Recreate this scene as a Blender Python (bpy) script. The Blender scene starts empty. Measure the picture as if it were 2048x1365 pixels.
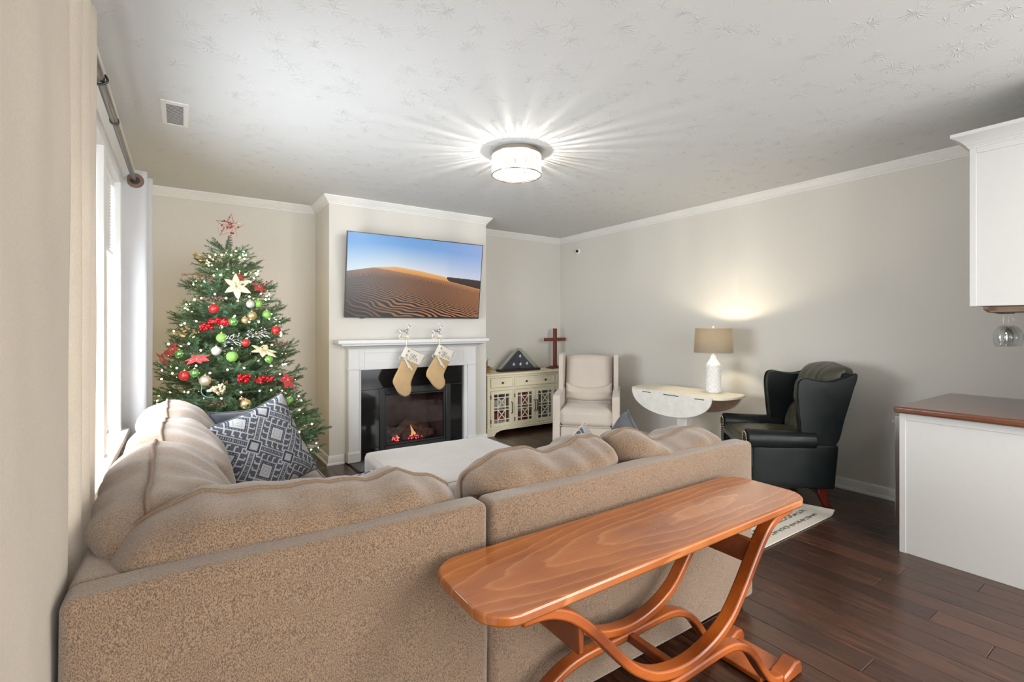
import bpy, math, random
from mathutils import Vector, Matrix, noise
R = math.radians
C = bpy.context.scene.collection
SC = bpy.context.scene

# ------------------------------------------------------------------ camera, sky, lights, exposure
cam_d = bpy.data.cameras.new('camera')
cam_d.sensor_width = 36.0
cam_d.lens = 17.065
cam_d.shift_y = -0.0144
cam_d.clip_start = 0.02
cam = bpy.data.objects.new('camera', cam_d)
cam.location = (0, 0, 1.412)
cam.rotation_euler = (R(90), 0, R(-34.13))
C.objects.link(cam)
SC.camera = cam

w = bpy.data.worlds.new('overcast_sky')
w.use_nodes = True
w.node_tree.nodes['Background'].inputs[0].default_value = (0.90, 0.95, 1.0, 1)
w.node_tree.nodes['Background'].inputs[1].default_value = 1.75
SC.world = w

def area_light(name, loc, rot, sx, sy, energy, col=(1, 1, 1), spread=180):
    d = bpy.data.lights.new(name, 'AREA')
    d.shape = 'RECTANGLE'; d.size = sx; d.size_y = sy
    d.energy = energy; d.color = col; d.spread = R(spread)
    o = bpy.data.objects.new(name, d)
    o.location = loc; o.rotation_euler = rot
    C.objects.link(o)
    return o

# daylight through the three window openings in the left wall
area_light('window_daylight', (-0.62, 2.75, 1.53), (0, R(-90), 0), 1.5, 2.2, 150, (0.90, 0.95, 1.0))
# added fill light behind the camera, no real source known there
area_light('rear_fill_light', (2.0, -2.75, 1.45), (R(90), 0, 0), 4.6, 2.3, 120, (1.0, 0.97, 0.93))
# added overhead fill behind the camera, not a known fixture
area_light('overhead_fill_light', (2.6, -1.2, 2.70), (0, 0, 0), 1.6, 1.2, 60, (1.0, 0.95, 0.87))

SC.view_settings.view_transform = 'Standard'
SC.view_settings.look = 'None'
SC.view_settings.gamma = 1.0
SC.view_settings.use_curve_mapping = False
SC.view_settings.exposure = 0.6
SC.cycles.use_denoising = True
SC.cycles.max_bounces = 10
SC.cycles.diffuse_bounces = 5
SC.cycles.transparent_max_bounces = 12
SC.cycles.sample_clamp_indirect = 4.0
SC.cycles.caustics_reflective = False
SC.cycles.caustics_refractive = False

# ------------------------------------------------------------------ mesh helpers
class MB:
    def __init__(self):
        self.v = []; self.f = []
    def add(self, vs, fs):
        k = len(self.v)
        self.v += [tuple(p) for p in vs]
        self.f += [tuple(i + k for i in q) for q in fs]
        return self
    def box(self, x0, y0, z0, x1, y1, z1):
        vs = [(x, y, z) for x in (x0, x1) for y in (y0, y1) for z in (z0, z1)]
        return self.add(vs, [(0, 1, 3, 2), (4, 6, 7, 5), (0, 4, 5, 1), (2, 3, 7, 6), (0, 2, 6, 4), (1, 5, 7, 3)])
    def hexa(self, a, b):
        """two quads (4 points each), joined"""
        vs = list(a) + list(b)
        return self.add(vs, [(3, 2, 1, 0), (4, 5, 6, 7), (0, 1, 5, 4), (1, 2, 6, 5), (2, 3, 7, 6), (3, 0, 4, 7)])
    def prism(self, poly, axis, a, b):
        """poly: 2d points in the other two axes (in xyz order)"""
        n = len(poly)
        def P(p, t):
            return {'x': (t, p[0], p[1]), 'y': (p[0], t, p[1]), 'z': (p[0], p[1], t)}[axis]
        vs = [P(p, a) for p in poly] + [P(p, b) for p in poly]
        fs = [tuple(range(n))[::-1], tuple(range(n, 2 * n))]
        fs += [(i, (i + 1) % n, n + (i + 1) % n, n + i) for i in range(n)]
        return self.add(vs, fs)
    def tube(self, pts, r, n=8, caps=True, closed=False):
        pts = [Vector(p) for p in pts]
        m = len(pts)
        rr = r if isinstance(r, (list, tuple)) else [r] * m
        vs = []; prev = None
        for i, p in enumerate(pts):
            if closed:
                d = pts[(i + 1) % m] - pts[i - 1]
            else:
                d = pts[min(i + 1, m - 1)] - pts[max(i - 1, 0)]
            if d.length < 1e-9: d = Vector((0, 0, 1))
            d.normalize()
            if prev is None:
                a = d.orthogonal().normalized()
            else:
                a = prev - d * prev.dot(d)
                if a.length < 1e-6: a = d.orthogonal()
                a.normalize()
            prev = a
            b = d.cross(a)
            for k in range(n):
                t = 2 * math.pi * k / n
                vs.append(p + (a * math.cos(t) + b * math.sin(t)) * rr[i])
        fs = []
        for i in range(m if closed else m - 1):
            j = (i + 1) % m
            for k in range(n):
                l = (k + 1) % n
                fs.append((i * n + k, i * n + l, j * n + l, j * n + k))
        if caps and not closed:
            fs.append(tuple(range(n))[::-1])
            fs.append(tuple(range((m - 1) * n, m * n)))
        return self.add(vs, fs)
    def band(self, pts, w, t, axis=(0, 1, 0)):
        """rectangular-section strip bent along pts; w across axis, t thick"""
        ax = Vector(axis); m = len(pts); pts = [Vector(p) for p in pts]; vs = []
        for i, p in enumerate(pts):
            d = (pts[min(i + 1, m - 1)] - pts[max(i - 1, 0)]).normalized()
            nn = d.cross(ax).normalized()
            for sa, sn in ((-1, -1), (1, -1), (1, 1), (-1, 1)):
                vs.append(p + ax * (sa * w / 2) + nn * (sn * t / 2))
        fs = [(0, 1, 2, 3), tuple(4 * (m - 1) + k for k in (3, 2, 1, 0))]
        for i in range(m - 1):
            for k in range(4):
                l = (k + 1) % 4
                fs.append((i * 4 + k, i * 4 + 4 + k, i * 4 + 4 + l, i * 4 + l))
        return self.add(vs, fs)
    def lathe(self, prof, n=32, c=(0, 0, 0), fn=None, caps=True):
        vs = []
        for (r, z) in prof:
            for k in range(n):
                t = 2 * math.pi * k / n
                rr = r * (fn(t, z) if fn else 1)
                vs.append((c[0] + rr * math.cos(t), c[1] + rr * math.sin(t), c[2] + z))
        m = len(prof); fs = []
        for i in range(m - 1):
            for k in range(n):
                l = (k + 1) % n
                fs.append((i * n + k, i * n + l, i * n + n + l, i * n + n + k))
        if caps:
            fs.append(tuple(range(n))[::-1]); fs.append(tuple(range((m - 1) * n, m * n)))
        return self.add(vs, fs)
    def grid(self, fn, nu, nv, cu=False, cv=False):
        vs = [fn(i / (nu if cu else nu - 1), j / (nv if cv else nv - 1)) for i in range(nu) for j in range(nv)]
        fs = []
        for i in range(nu if cu else nu - 1):
            for j in range(nv if cv else nv - 1):
                i2 = (i + 1) % nu; j2 = (j + 1) % nv
                fs.append((i * nv + j, i2 * nv + j, i2 * nv + j2, i * nv + j2))
        return self.add(vs, fs)
    def sphere(self, c, r, nu=16, nv=10, sc=(1, 1, 1)):
        prof = [(max(1e-5, math.sin(math.pi * i / nv)), -math.cos(math.pi * i / nv)) for i in range(nv + 1)]
        k = len(self.v)
        self.lathe(prof, nu)
        for i in range(k, len(self.v)):
            p = self.v[i]
            self.v[i] = (c[0] + p[0] * r * sc[0], c[1] + p[1] * r * sc[1], c[2] + p[2] * r * sc[2])
        return self
    def xf(self, M, start=0):
        for i in range(start, len(self.v)):
            self.v[i] = tuple(M @ Vector(self.v[i]))
        return self

def cat(ps, n=8, closed=False):
    """Catmull-Rom through points (any dimension)"""
    out = []; m = len(ps)
    for i in range(m if closed else m - 1):
        if closed:
            a, b, c, d = ps[i - 1], ps[i], ps[(i + 1) % m], ps[(i + 2) % m]
        else:
            a, b, c, d = ps[max(i - 1, 0)], ps[i], ps[i + 1], ps[min(i + 2, m - 1)]
        for k in range(n):
            t = k / n
            out.append(tuple(0.5 * (2 * b[q] + (c[q] - a[q]) * t + (2 * a[q] - 5 * b[q] + 4 * c[q] - d[q]) * t * t
                                    + (3 * b[q] - a[q] - 3 * c[q] + d[q]) * t ** 3) for q in range(len(b))))
    if not closed: out.append(tuple(ps[-1]))
    return out

def interp(x, xs, ys):
    if x <= xs[0]: return ys[0]
    for i in range(len(xs) - 1):
        if x <= xs[i + 1]:
            t = (x - xs[i]) / (xs[i + 1] - xs[i])
            return ys[i] + (ys[i + 1] - ys[i]) * t
    return ys[-1]

def root_loc(p):
    while p.parent is not None: p = p.parent
    return Vector(p.location)

def obj(name, mb, mat, parent=None, world=False, smooth=None, bevel=0.0, seg=2, loc=None, recalc=True):
    """link a mesh; world=True: vertices are in world space and are moved into the thing's own frame"""
    off = Vector((0, 0, 0))
    if parent is not None and world: off = root_loc(parent)
    if parent is None and loc is not None: off = Vector(loc)
    me = bpy.data.meshes.new(name)
    me.from_pydata([tuple(Vector(p) - off) for p in mb.v], [], mb.f)
    if recalc:
        import bmesh
        bm = bmesh.new(); bm.from_mesh(me)
        bmesh.ops.recalc_face_normals(bm, faces=bm.faces)
        bm.to_mesh(me); bm.free()
    if smooth is not None:
        me.polygons.foreach_set('use_smooth', [True] * len(me.polygons))
        if smooth < 180: me.set_sharp_from_angle(angle=R(smooth))
    me.update()
    if mat is not None: me.materials.append(mat)
    o = bpy.data.objects.new(name, me)
    C.objects.link(o)
    if parent is not None: o.parent = parent
    elif loc is not None: o.location = loc
    if bevel > 0:
        b = o.modifiers.new('edge', 'BEVEL'); b.width = bevel; b.segments = seg
        b.limit_method = 'ANGLE'; b.angle_limit = R(40)
        b.harden_normals = False
        if smooth is None:
            me.polygons.foreach_set('use_smooth', [True] * len(me.polygons))
            me.set_sharp_from_angle(angle=R(35))
    return o

def tag(o, label=None, cat_=None, group=None, kind=None):
    if label: o['label'] = label
    if cat_: o['category'] = cat_
    if group: o['group'] = group
    if kind: o['kind'] = kind
    return o

def thing(name, label, cat_, loc=(0, 0, 0), rz=0.0, group=None):
    o = bpy.data.objects.new(name, None)
    o.empty_display_size = 0.1
    o.location = loc; o.rotation_euler = (0, 0, rz)
    C.objects.link(o)
    return tag(o, label, cat_, group)

def copy_of(o, parent=None, loc=None):
    c = o.copy(); C.objects.link(c)
    if parent is not None: c.parent = parent
    if loc is not None: c.location = loc
    return c

# ------------------------------------------------------------------ materials
def mat(name, col=(.5, .5, .5), rough=.5, metal=0.0, **kw):
    m = bpy.data.materials.new(name); m.use_nodes = True
    b = m.node_tree.nodes['Principled BSDF']
    b.inputs['Base Color'].default_value = (*col, 1)
    b.inputs['Roughness'].default_value = rough
    b.inputs['Metallic'].default_value = metal
    for k, v in kw.items():
        b.inputs[k.replace('_', ' ')].default_value = v
    return m

class NT:
    """small node-graph helper"""
    def __init__(self, m):
        self.m = m; self.t = m.node_tree; self.b = self.t.nodes['Principled BSDF']
        self.co = self.t.nodes.new('ShaderNodeTexCoord')
    def n(self, typ, **ins):
        nd = self.t.nodes.new(typ)
        for k, v in ins.items():
            if k.startswith('p_'): setattr(nd, k[2:], v)
        for k, v in ins.items():
            if k.startswith('p_'): continue
            key = int(k[1:]) if k[0] == 'i' and k[1:].isdigit() else k.replace('_', ' ')
            if hasattr(v, 'is_output'): self.t.links.new(v, nd.inputs[key])
            else: nd.inputs[key].default_value = v
        return nd
    def obj_map(self, scale=(1, 1, 1), rot=(0, 0, 0)):
        nd = self.n('ShaderNodeMapping', Vector=self.co.outputs['Object'])
        nd.inputs['Scale'].default_value = scale; nd.inputs['Rotation'].default_value = rot
        return nd.outputs[0]
    def noise(self, vec, scale, detail=3, rough=.55, dist=0.0):
        return self.n('ShaderNodeTexNoise', Vector=vec, Scale=scale, Detail=detail, Roughness=rough, Distortion=dist)
    def ramp(self, fac, stops, interp_='LINEAR'):
        nd = self.n('ShaderNodeValToRGB', Fac=fac)
        cr = nd.color_ramp; cr.interpolation = interp_
        while len(cr.elements) < len(stops): cr.elements.new(0.5)
        for e, (p, c) in zip(cr.elements, stops):
            e.position = p; e.color = (*c, 1)
        return nd.outputs['Color']
    def math(self, op, a, b=0.0, c=0.0):
        return self.n('ShaderNodeMath', p_operation=op, i0=a, i1=b, i2=c).outputs[0]
    def mix(self, fac, a, b, mode='MIX'):
        nd = self.t.nodes.new('ShaderNodeMix'); nd.data_type = 'RGBA'; nd.blend_type = mode
        for idx, v in ((0, fac), (6, a), (7, b)):
            if hasattr(v, 'is_output'): self.t.links.new(v, nd.inputs[idx])
            else: nd.inputs[idx].default_value = (*v, 1) if isinstance(v, tuple) and len(v) == 3 else v
        return nd.outputs[2]
    def color(self, s): self.t.links.new(s, self.b.inputs['Base Color'])
    def rough(self, s): self.t.links.new(s, self.b.inputs['Roughness'])
    def bump(self, h, strength=.3, dist=.01):
        nd = self.n('ShaderNodeBump', Height=h, Strength=strength, Distance=dist)
        self.t.links.new(nd.outputs[0], self.b.inputs['Normal'])

def fabric(name, c1, c2, scale=260, stretch=(1, 1, 1), bump=.35, rough=.95, big=.25, sheen=.3, dist=.003, lohi=(.33, .62)):
    m = mat(name, c1, rough); t = NT(m)
    v = t.obj_map(stretch)
    a = t.noise(v, scale, 2, .7)
    c = t.ramp(a.outputs[0], [(lohi[0], c2), (lohi[1], c1)])
    bg = t.noise(t.co.outputs['Object'], 5, 3)
    c = t.mix(big, c, t.ramp(bg.outputs[0], [(.35, tuple(x * .72 for x in c1)), (.65, tuple(min(1, x * 1.15) for x in c1))]))
    t.color(c); t.bump(a.outputs[0], bump, dist)
    m.node_tree.nodes['Principled BSDF'].inputs['Sheen Weight'].default_value = sheen
    return m

def wood(name, dark, light, along='x', scale=1.0, rough=.28, coat=0.3, rings=9):
    m = mat(name, light, rough); t = NT(m)
    s = {'x': (.9, 7, 7), 'y': (7, .9, 7), 'z': (7, 7, .9)}[along]
    v = t.obj_map(tuple(q * scale for q in s))
    n1 = t.noise(v, 1.3, 5, .6, .6)
    wv = t.n('ShaderNodeTexWave', Vector=v, Scale=.55, Distortion=rings, Detail=2, Detail_Scale=.7)
    f = t.math('ADD', t.math('MULTIPLY', n1.outputs[0], .5), t.math('MULTIPLY', wv.outputs[1], .5))
    fine = t.noise(t.obj_map(tuple(q * 14 * scale for q in s)), 2.0, 2)
    f = t.math('ADD', f, t.math('MULTIPLY', t.math('SUBTRACT', fine.outputs[0], .5), .25))
    t.color(t.ramp(f, [(.25, dark), (.75, light)]))
    b = t.b; b.inputs['Coat Weight'].default_value = coat; b.inputs['Coat Roughness'].default_value = .12
    return m

def plain(name, col, rough=.6, var=.06, bump=.04, scale=30, **kw):
    m = mat(name, col, rough, **kw); t = NT(m)
    a = t.noise(t.co.outputs['Object'], scale, 4)
    t.color(t.ramp(a.outputs[0], [(.3, tuple(x * (1 - var) for x in col)), (.7, tuple(min(1, x * (1 + var)) for x in col))]))
    if bump: t.bump(a.outputs[0], bump, .004)
    return m

WALL = plain('wall_paint', (.66, .64, .595), .85, .02, .05, 120)
WHITE = plain('white_trim_paint', (.76, .76, .745), .38, .01, .0)
MANTELW = plain('white_mantel_paint', (.68, .685, .685), .42, .01, .0)
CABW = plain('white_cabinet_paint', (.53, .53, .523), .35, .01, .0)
GLASS = mat('clear_glass', (1, 1, 1), .0, Transmission_Weight=1.0, IOR=1.45)
BLACK = plain('black_metal', (.012, .012, .013), .4, .1, .0)
CHROME = mat('brushed_nickel', (.62, .60, .57), .22, 1.0)

def thin_glass(name, tint=(1, 1, 1), refl=.08):
    m = bpy.data.materials.new(name); m.use_nodes = True
    nt = m.node_tree; nt.nodes.clear()
    out = nt.nodes.new('ShaderNodeOutputMaterial'); mx = nt.nodes.new('ShaderNodeMixShader')
    tr = nt.nodes.new('ShaderNodeBsdfTransparent'); gl = nt.nodes.new('ShaderNodeBsdfGlossy')
    lw = nt.nodes.new('ShaderNodeLayerWeight'); lw.inputs['Blend'].default_value = .12
    mm = nt.nodes.new('ShaderNodeMath'); mm.operation = 'MULTIPLY_ADD'
    mm.inputs[1].default_value = .35; mm.inputs[2].default_value = refl * .5
    tr.inputs[0].default_value = (*tint, 1); gl.inputs[1].default_value = .02
    nt.links.new(lw.outputs['Facing'], mm.inputs[0]); nt.links.new(mm.outputs[0], mx.inputs[0])
    nt.links.new(tr.outputs[0], mx.inputs[1]); nt.links.new(gl.outputs[0], mx.inputs[2])
    nt.links.new(mx.outputs[0], out.inputs[0])
    return m
PANE = thin_glass('window_glass')

def emit(name, col, strength):
    m = bpy.data.materials.new(name); m.use_nodes = True
    nt = m.node_tree; nt.nodes.clear()
    e = nt.nodes.new('ShaderNodeEmission'); o = nt.nodes.new('ShaderNodeOutputMaterial')
    e.inputs[0].default_value = (*col, 1); e.inputs[1].default_value = strength
    nt.links.new(e.outputs[0], o.inputs[0])
    return m

# ------------------------------------------------------------------ room shell
XL, XR, YB, YC, CX0, CX1, H, YF = -.335, 4.766, 5.72, 5.114, 1.226, 3.08, 2.74, -2.9

# floor: slab plus hand-scraped planks laid along the room
def floor_mat():
    m = mat('dark_walnut_planks', (.08, .035, .02), .3); t = NT(m)
    oi = t.n('ShaderNodeObjectInfo')
    off = t.n('ShaderNodeVectorMath', p_operation='SCALE', i0=(37.0, 11.0, 5.0)); t.t.links.new(oi.outputs['Random'], off.inputs['Scale'])
    pos = t.n('ShaderNodeVectorMath', p_operation='ADD', i0=t.co.outputs['Object'], i1=off.outputs[0])
    mp = t.n('ShaderNodeMapping', Vector=pos.outputs[0]); mp.inputs['Scale'].default_value = (16, 1.3, 1)
    g = t.noise(mp.outputs[0], 3.0, 5, .65, .4)
    c = t.ramp(g.outputs[0], [(.3, (.022, .0095, .006)), (.55, (.056, .023, .0125)), (.75, (.105, .043, .022))])
    tone = t.ramp(oi.outputs['Random'], [(0, (.62, .60, .60)), (.5, (.95, .92, .92)), (1, (1.35, 1.25, 1.2))])
    t.color(t.mix(1.0, c, tone, 'MULTIPLY'))
    mp2 = t.n('ShaderNodeMapping', Vector=pos.outputs[0]); mp2.inputs['Scale'].default_value = (3, 26, 1)
    s = t.noise(mp2.outputs[0], 1.2, 2, .5, .3)
    hh = t.math('ADD', t.math('MULTIPLY', s.outputs[0], .8), t.math('MULTIPLY', g.outputs[0], .25))
    t.bump(hh, .22, .006)
    t.rough(t.ramp(g.outputs[0], [(.2, (.24, .24, .24)), (.8, (.36, .36, .36))]))
    t.b.inputs['Coat Weight'].default_value = .25; t.b.inputs['Coat Roughness'].default_value = .2
    return m
FLOORM = floor_mat()
GAP = plain('dark_joint', (.008, .005, .004), .8, .1, 0)
floor = tag(obj('floor', MB().box(XL, YF, -.06, XR, YB, -.014), GAP), kind='structure')
rnd = random.Random(4)
edges = [3.10 + .1345 * k for k in range(-26, 14)]
for x0 in edges:
    x1 = x0 + .1345
    if x1 <= XL or x0 >= XR: continue
    a, b = max(x0, XL) + .0006, min(x1, XR) - .0006
    if b - a < .01: continue
    k = round((x0 - 3.10) / .1345)
    y = YF - rnd.random() * 1.2
    cuts = []
    start = {-1: .81 - 1.9 * 3, -2: .578 - 1.6 * 3, -6: .842 - 1.75 * 3}.get(k)
    L0 = {-1: 1.9, -2: 1.6, -6: 1.75}.get(k)
    if start is not None: y = start
    while y < YB:
        y2 = y + (L0 if L0 else rnd.choice((1.05, 1.35, 1.6, 1.9)))
        ya, yb = max(y, YF) + .0007, min(y2, YB) - .0007
        y = y2
        if yb - ya < .02: continue
        cx, cy = (a + b) / 2, (ya + yb) / 2
        e = .0022
        hx, hy = (b - a) / 2, (yb - ya) / 2
        mb = MB().add([(-hx, -hy, -.014), (hx, -hy, -.014), (hx, hy, -.014), (-hx, hy, -.014),
                       (-hx, -hy, -e), (hx, -hy, -e), (hx, hy, -e), (-hx, hy, -e),
                       (-hx + e, -hy + e, 0), (hx - e, -hy + e, 0), (hx - e, hy - e, 0), (-hx + e, hy - e, 0)],
                      [(0, 1, 5, 4), (1, 2, 6, 5), (2, 3, 7, 6), (3, 0, 4, 7), (4, 5, 9, 8), (5, 6, 10, 9), (6, 7, 11, 10), (7, 4, 8, 11), (8, 9, 10, 11)])
        p = obj('plank', mb, FLOORM, floor, recalc=False)
        p.location = (cx, cy, 0)

# ceiling with a slap-brush (crow's foot) texture
def ceil_mat():
    m = mat('textured_ceiling_paint', (.63, .64, .645), .9); t = NT(m)
    v = t.co.outputs['Object']
    flat = t.n('ShaderNodeVectorMath', p_operation='MULTIPLY', i0=v, i1=(1, 1, 0)).outputs[0]
    wob = t.n('ShaderNodeVectorMath', p_operation='SCALE', i0=t.noise(flat, 9, 2).outputs[1]); wob.inputs['Scale'].default_value = .10
    p = t.n('ShaderNodeVectorMath', p_operation='ADD', i0=flat, i1=wob.outputs[0]).outputs[0]
    vo = t.n('ShaderNodeTexVoronoi', Vector=p, Scale=6.5)
    d = t.n('ShaderNodeVectorMath', p_operation='SUBTRACT', i0=p, i1=vo.outputs['Position'])
    sp = t.n('ShaderNodeSeparateXYZ', Vector=d.outputs[0])
    ang = t.math('ARCTAN2', sp.outputs[1], sp.outputs[0])
    jit = t.noise(flat, 22, 2)
    st = t.math('SINE', t.math('ADD', t.math('MULTIPLY', ang, 13.0), t.math('MULTIPLY', jit.outputs[0], 9.0)))
    st = t.math('POWER', t.math('MAXIMUM', st, 0.0), 3.0)
    msk = t.n('ShaderNodeMapRange', Value=vo.outputs['Distance'], i1=.12, i2=.55, i3=1.0, i4=0.0).outputs[0]
    br = t.n('ShaderNodeMapRange', Value=t.noise(flat, 34, 3).outputs[0], i1=.40, i2=.60, i3=0.0, i4=1.0).outputs[0]
    hgt = t.math('MULTIPLY', t.math('MULTIPLY', st, msk), br)
    t.bump(hgt, .8, .005)
    return m
CEILM = ceil_mat()
tag(obj('ceiling', MB().box(XL - .1, YF, H, XR + .1, YB + .1, H + .08), CEILM), kind='structure')
tag(obj('wall_right', MB().box(XR, YF, 0, XR + .1, YB + .1, H), WALL), kind='structure')
tag(obj('wall_back', MB().box(XL - .1, YB, 0, XR, YB + .1, H), WALL), kind='structure')
# short kitchen wall behind the cabinets, beside the picture
tag(obj('wall_kitchen', MB().box(3.72, .36, 0, XR, .48, H), WALL), kind='structure')

# chimney breast with the firebox recess
FX0, FX1, FZ0, FZ1 = 1.745, 2.575, .04, .745
mb = MB()
mb.box(CX0, YC, 0, FX0, YB, H); mb.box(FX1, YC, 0, CX1, YB, H)
mb.box(FX0, YC, FZ1, FX1, YB, H); mb.box(FX0, YC, -.01, FX1, YB, FZ0); mb.box(FX0, YC + .42, FZ0, FX1, YB, FZ1)
tag(obj('wall_chimney_breast', mb, WALL), kind='structure')

# left wall with three window openings
WZ0, WZ1 = .76, 2.30
wins = [(1.68, 2.33), (2.43, 3.08), (3.18, 3.825)]
mb = MB()
ys = [YF] + [q for w_ in wins for q in w_] + [YB]
for i in range(0, len(ys), 2):
    mb.box(XL - .14, ys[i], 0, XL, ys[i + 1], H)
for a, b in wins:
    mb.box(XL - .14, a, 0, XL, b, WZ0); mb.box(XL - .14, a, WZ1, XL, b, H)
tag(obj('wall_left', mb, WALL), kind='structure')
SHADE = mat('white_cellular_shade', (.86, .87, .88), .8, Transmission_Weight=0.0)
SHADE.node_tree.nodes['Principled BSDF'].inputs['Subsurface Weight'].default_value = 0
VINYL = plain('white_vinyl', (.82, .83, .84), .35, .01, 0)
for i, (a, b) in enumerate(wins):
    wn = tag(obj('window_%d' % (i + 1), MB().box(XL - .125, a, WZ0 - .001, XL - .045, b, WZ0 + .035), VINYL), kind='structure')
    mb = MB()
    mb.box(XL - .12, a, WZ0 + .03, XL - .05, a + .045, WZ1); mb.box(XL - .12, b - .045, WZ0 + .03, XL - .05, b, WZ1)
    mb.box(XL - .12, a, WZ1 - .045, XL - .05, b, WZ1)
    obj('sash_frame', mb, VINYL, wn, world=True, bevel=.004)
    obj('pane', MB().box(XL - .095, a + .04, WZ0 + .03, XL - .089, b - .04, WZ1 - .04), PANE, wn, world=True)
# casing round the windows, mullion covers and the stool
mb = MB()
for y in (1.68, 3.825): mb.box(XL - .043, y - .075 if y < 2 else y - .004, WZ0 - .02, XL + .018, y + .004 if y < 2 else y + .075, WZ1 + .075)
for y in (2.33, 3.08): mb.box(XL - .044, y - .004, WZ0 + .004, XL + .016, y + .104, WZ1 + .004)
mb.box(XL - .043, 1.605, WZ1 - .004, XL + .020, 3.90, WZ1 + .085)
tag(obj('trim_1', mb, WHITE, bevel=.004), kind='structure')
tag(obj('trim_2', MB().box(XL - .047, 1.58, WZ0 - .03, XL + .055, 3.925, WZ0 + .006), WHITE, bevel=.006), kind='structure')

for i, (a, b) in enumerate(wins):
    lab = ['white pleated shade in the window hidden by the near drape', 'white pleated shade in the middle window pane beside the near drape',
           'white pleated shade half lowered in the window by the far white drape'][i]
    sh = thing('window_shade', lab, 'blind', (XL - .03, (a + b) / 2, WZ1))
    def pl(u, v, a=a, b=b):
        z = WZ1 - .02 - v * (WZ1 - .02 - 1.86)
        return (XL - .03 + .006 * (1 if int(round(v * 44)) % 2 else -1), a + .02 + u * (b - a - .04), z)
    obj('fabric', MB().grid(pl, 2, 45), SHADE, sh, world=True, recalc=False)
    obj('head_rail', MB().box(XL - .05, a + .015, WZ1 - .035, XL - .012, b - .015, WZ1 - .002), VINYL, sh, world=True, bevel=.004)
    obj('bottom_rail', MB().box(XL - .045, a + .02, 1.835, XL - .016, b - .02, 1.862), VINYL, sh, world=True, bevel=.005)

def molding(path, prof, closed=False):
    """sweep a profile of (offset to the right of travel, z) along a plan path with mitred corners"""
    P = [Vector((x, y)) for x, y in path]; vs = []; m = len(P); n = len(prof)
    for i, p in enumerate(P):
        d1 = (P[i] - P[i - 1]).normalized() if i else None
        d2 = (P[i + 1] - P[i]).normalized() if i < m - 1 else None
        if d1 is None: d1 = d2
        if d2 is None: d2 = d1
        n1 = Vector((d1.y, -d1.x)); n2 = Vector((d2.y, -d2.x))
        mi = (n1 + n2); mi = mi / max(1e-6, mi.dot(n1)) if mi.length > 1e-6 else n1
        for o, z in prof:
            vs.append((p.x + mi.x * o, p.y + mi.y * o, z))
    fs = []
    for i in range(m - 1):
        for k in range(n):
            l = (k + 1) % n
            fs.append((i * n + k, i * n + l, i * n + n + l, i * n + n + k))
    fs += [tuple(range(n)), tuple(range((m - 1) * n, m * n))[::-1]]
    return MB().add(vs, fs)

crown = [(-.002, H + .001), (.060, H + .001), (.060, H - .014), (.054, H - .018), (.050, H - .026), (.040, H - .036), (.030, H - .046), (.024, H - .056),
         (.018, H - .058), (.018, H - .066), (.010, H - .068), (.010, H - .080), (-.002, H - .080)]
tag(obj('trim_3', molding([(XL, YB), (CX0, YB), (CX0, YC), (CX1, YC), (CX1, YB), (XR, YB), (XR, YF)], crown), WHITE, smooth=25), kind='structure')
base = [(-.002, 0.0), (.026, 0.0), (.026, .012), (.020, .022), (.014, .025), (.014, .078), (.010, .088), (.005, .094), (-.002, .095)]
tag(obj('baseboard_back', molding([(XL, YB), (CX0, YB), (CX0, YC), (1.372, YC)], base), WHITE, smooth=25), kind='structure')
tag(obj('baseboard_right', molding([(2.925, YC), (CX1, YC), (CX1, YB), (XR, YB), (XR, 1.2)], base), WHITE, smooth=25), kind='structure')
tag(obj('baseboard_left', molding([(XL, YF), (XL, YB)], base), WHITE, smooth=25), kind='structure')
# ------------------------------------------------------------------ fireplace
GRANITE = plain('polished_black_granite', (.012, .012, .012), .07, .5, 0, 240, Specular_IOR_Level=.6)
FY = 5.03
fp = thing('fireplace', 'white painted fireplace surround with mantel shelf and black granite facing', 'fireplace', (2.15, 5.07, 0))
obj('mantel_shelf', MB().box(1.262, 4.895, 1.236, 2.995, YC - .001, 1.272), MANTELW, fp, world=True, bevel=.003)
cove = [(-.002, 1.165), (.006, 1.165), (.008, 1.175), (.012, 1.178), (.020, 1.184), (.034, 1.196), (.056, 1.206), (.080, 1.212), (.088, 1.214), (.088, 1.224), (.096, 1.226), (.096, 1.237), (-.002, 1.237)]
obj('cove_molding', molding([(1.397, YC - .002), (1.397, FY), (2.89, FY), (2.89, YC - .002)], cove), MANTELW, fp, world=True, smooth=25)
mb = MB()   # frieze with a recessed panel
mb.box(1.50, FY + .012, .957, 2.787, YC - .002, 1.170)
mb.box(1.50, FY + .004, .957, 1.56, FY + .014, 1.17); mb.box(2.727, FY + .004, .957, 2.787, FY + .014, 1.17)
mb.box(1.56, FY + .004, 1.13, 2.727, FY + .014, 1.17); mb.box(1.56, FY + .004, .957, 2.727, FY + .014, 1.03)
obj('frieze_panel', mb, MANTELW, fp, world=True, bevel=.003)
for x0, x1 in ((1.397, 1.505), (2.782, 2.89)):
    lg = obj('pilaster', MB().box(x0, FY, .115, x1, YC - .002, 1.168), MANTELW, fp, world=True, bevel=.003)
    mb = MB().box(x0 - .010, FY - .012, 0.013, x1 + .006, YC - .003, .105)
    mb.prism([(FY - .012, .105), (YC - .003, .105), (YC - .003, .122), (FY - .002, .122)], 'x', x0 - .010, x1 + .006)
    obj('plinth_block', mb, MANTELW, lg, world=True, bevel=.003)
    obj('necking', MB().box(x0 - .008, FY - .010, .962, x1 + .006, YC - .003, .976), MANTELW, lg, world=True, bevel=.004)
for x0, x1 in ((1.502, 1.532), (2.744, 2.786)):
    obj('inner_trim', MB().box(x0, FY + .022, .013, x1, YC - .002, .962), MANTELW, fp, world=True, bevel=.003)
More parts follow.
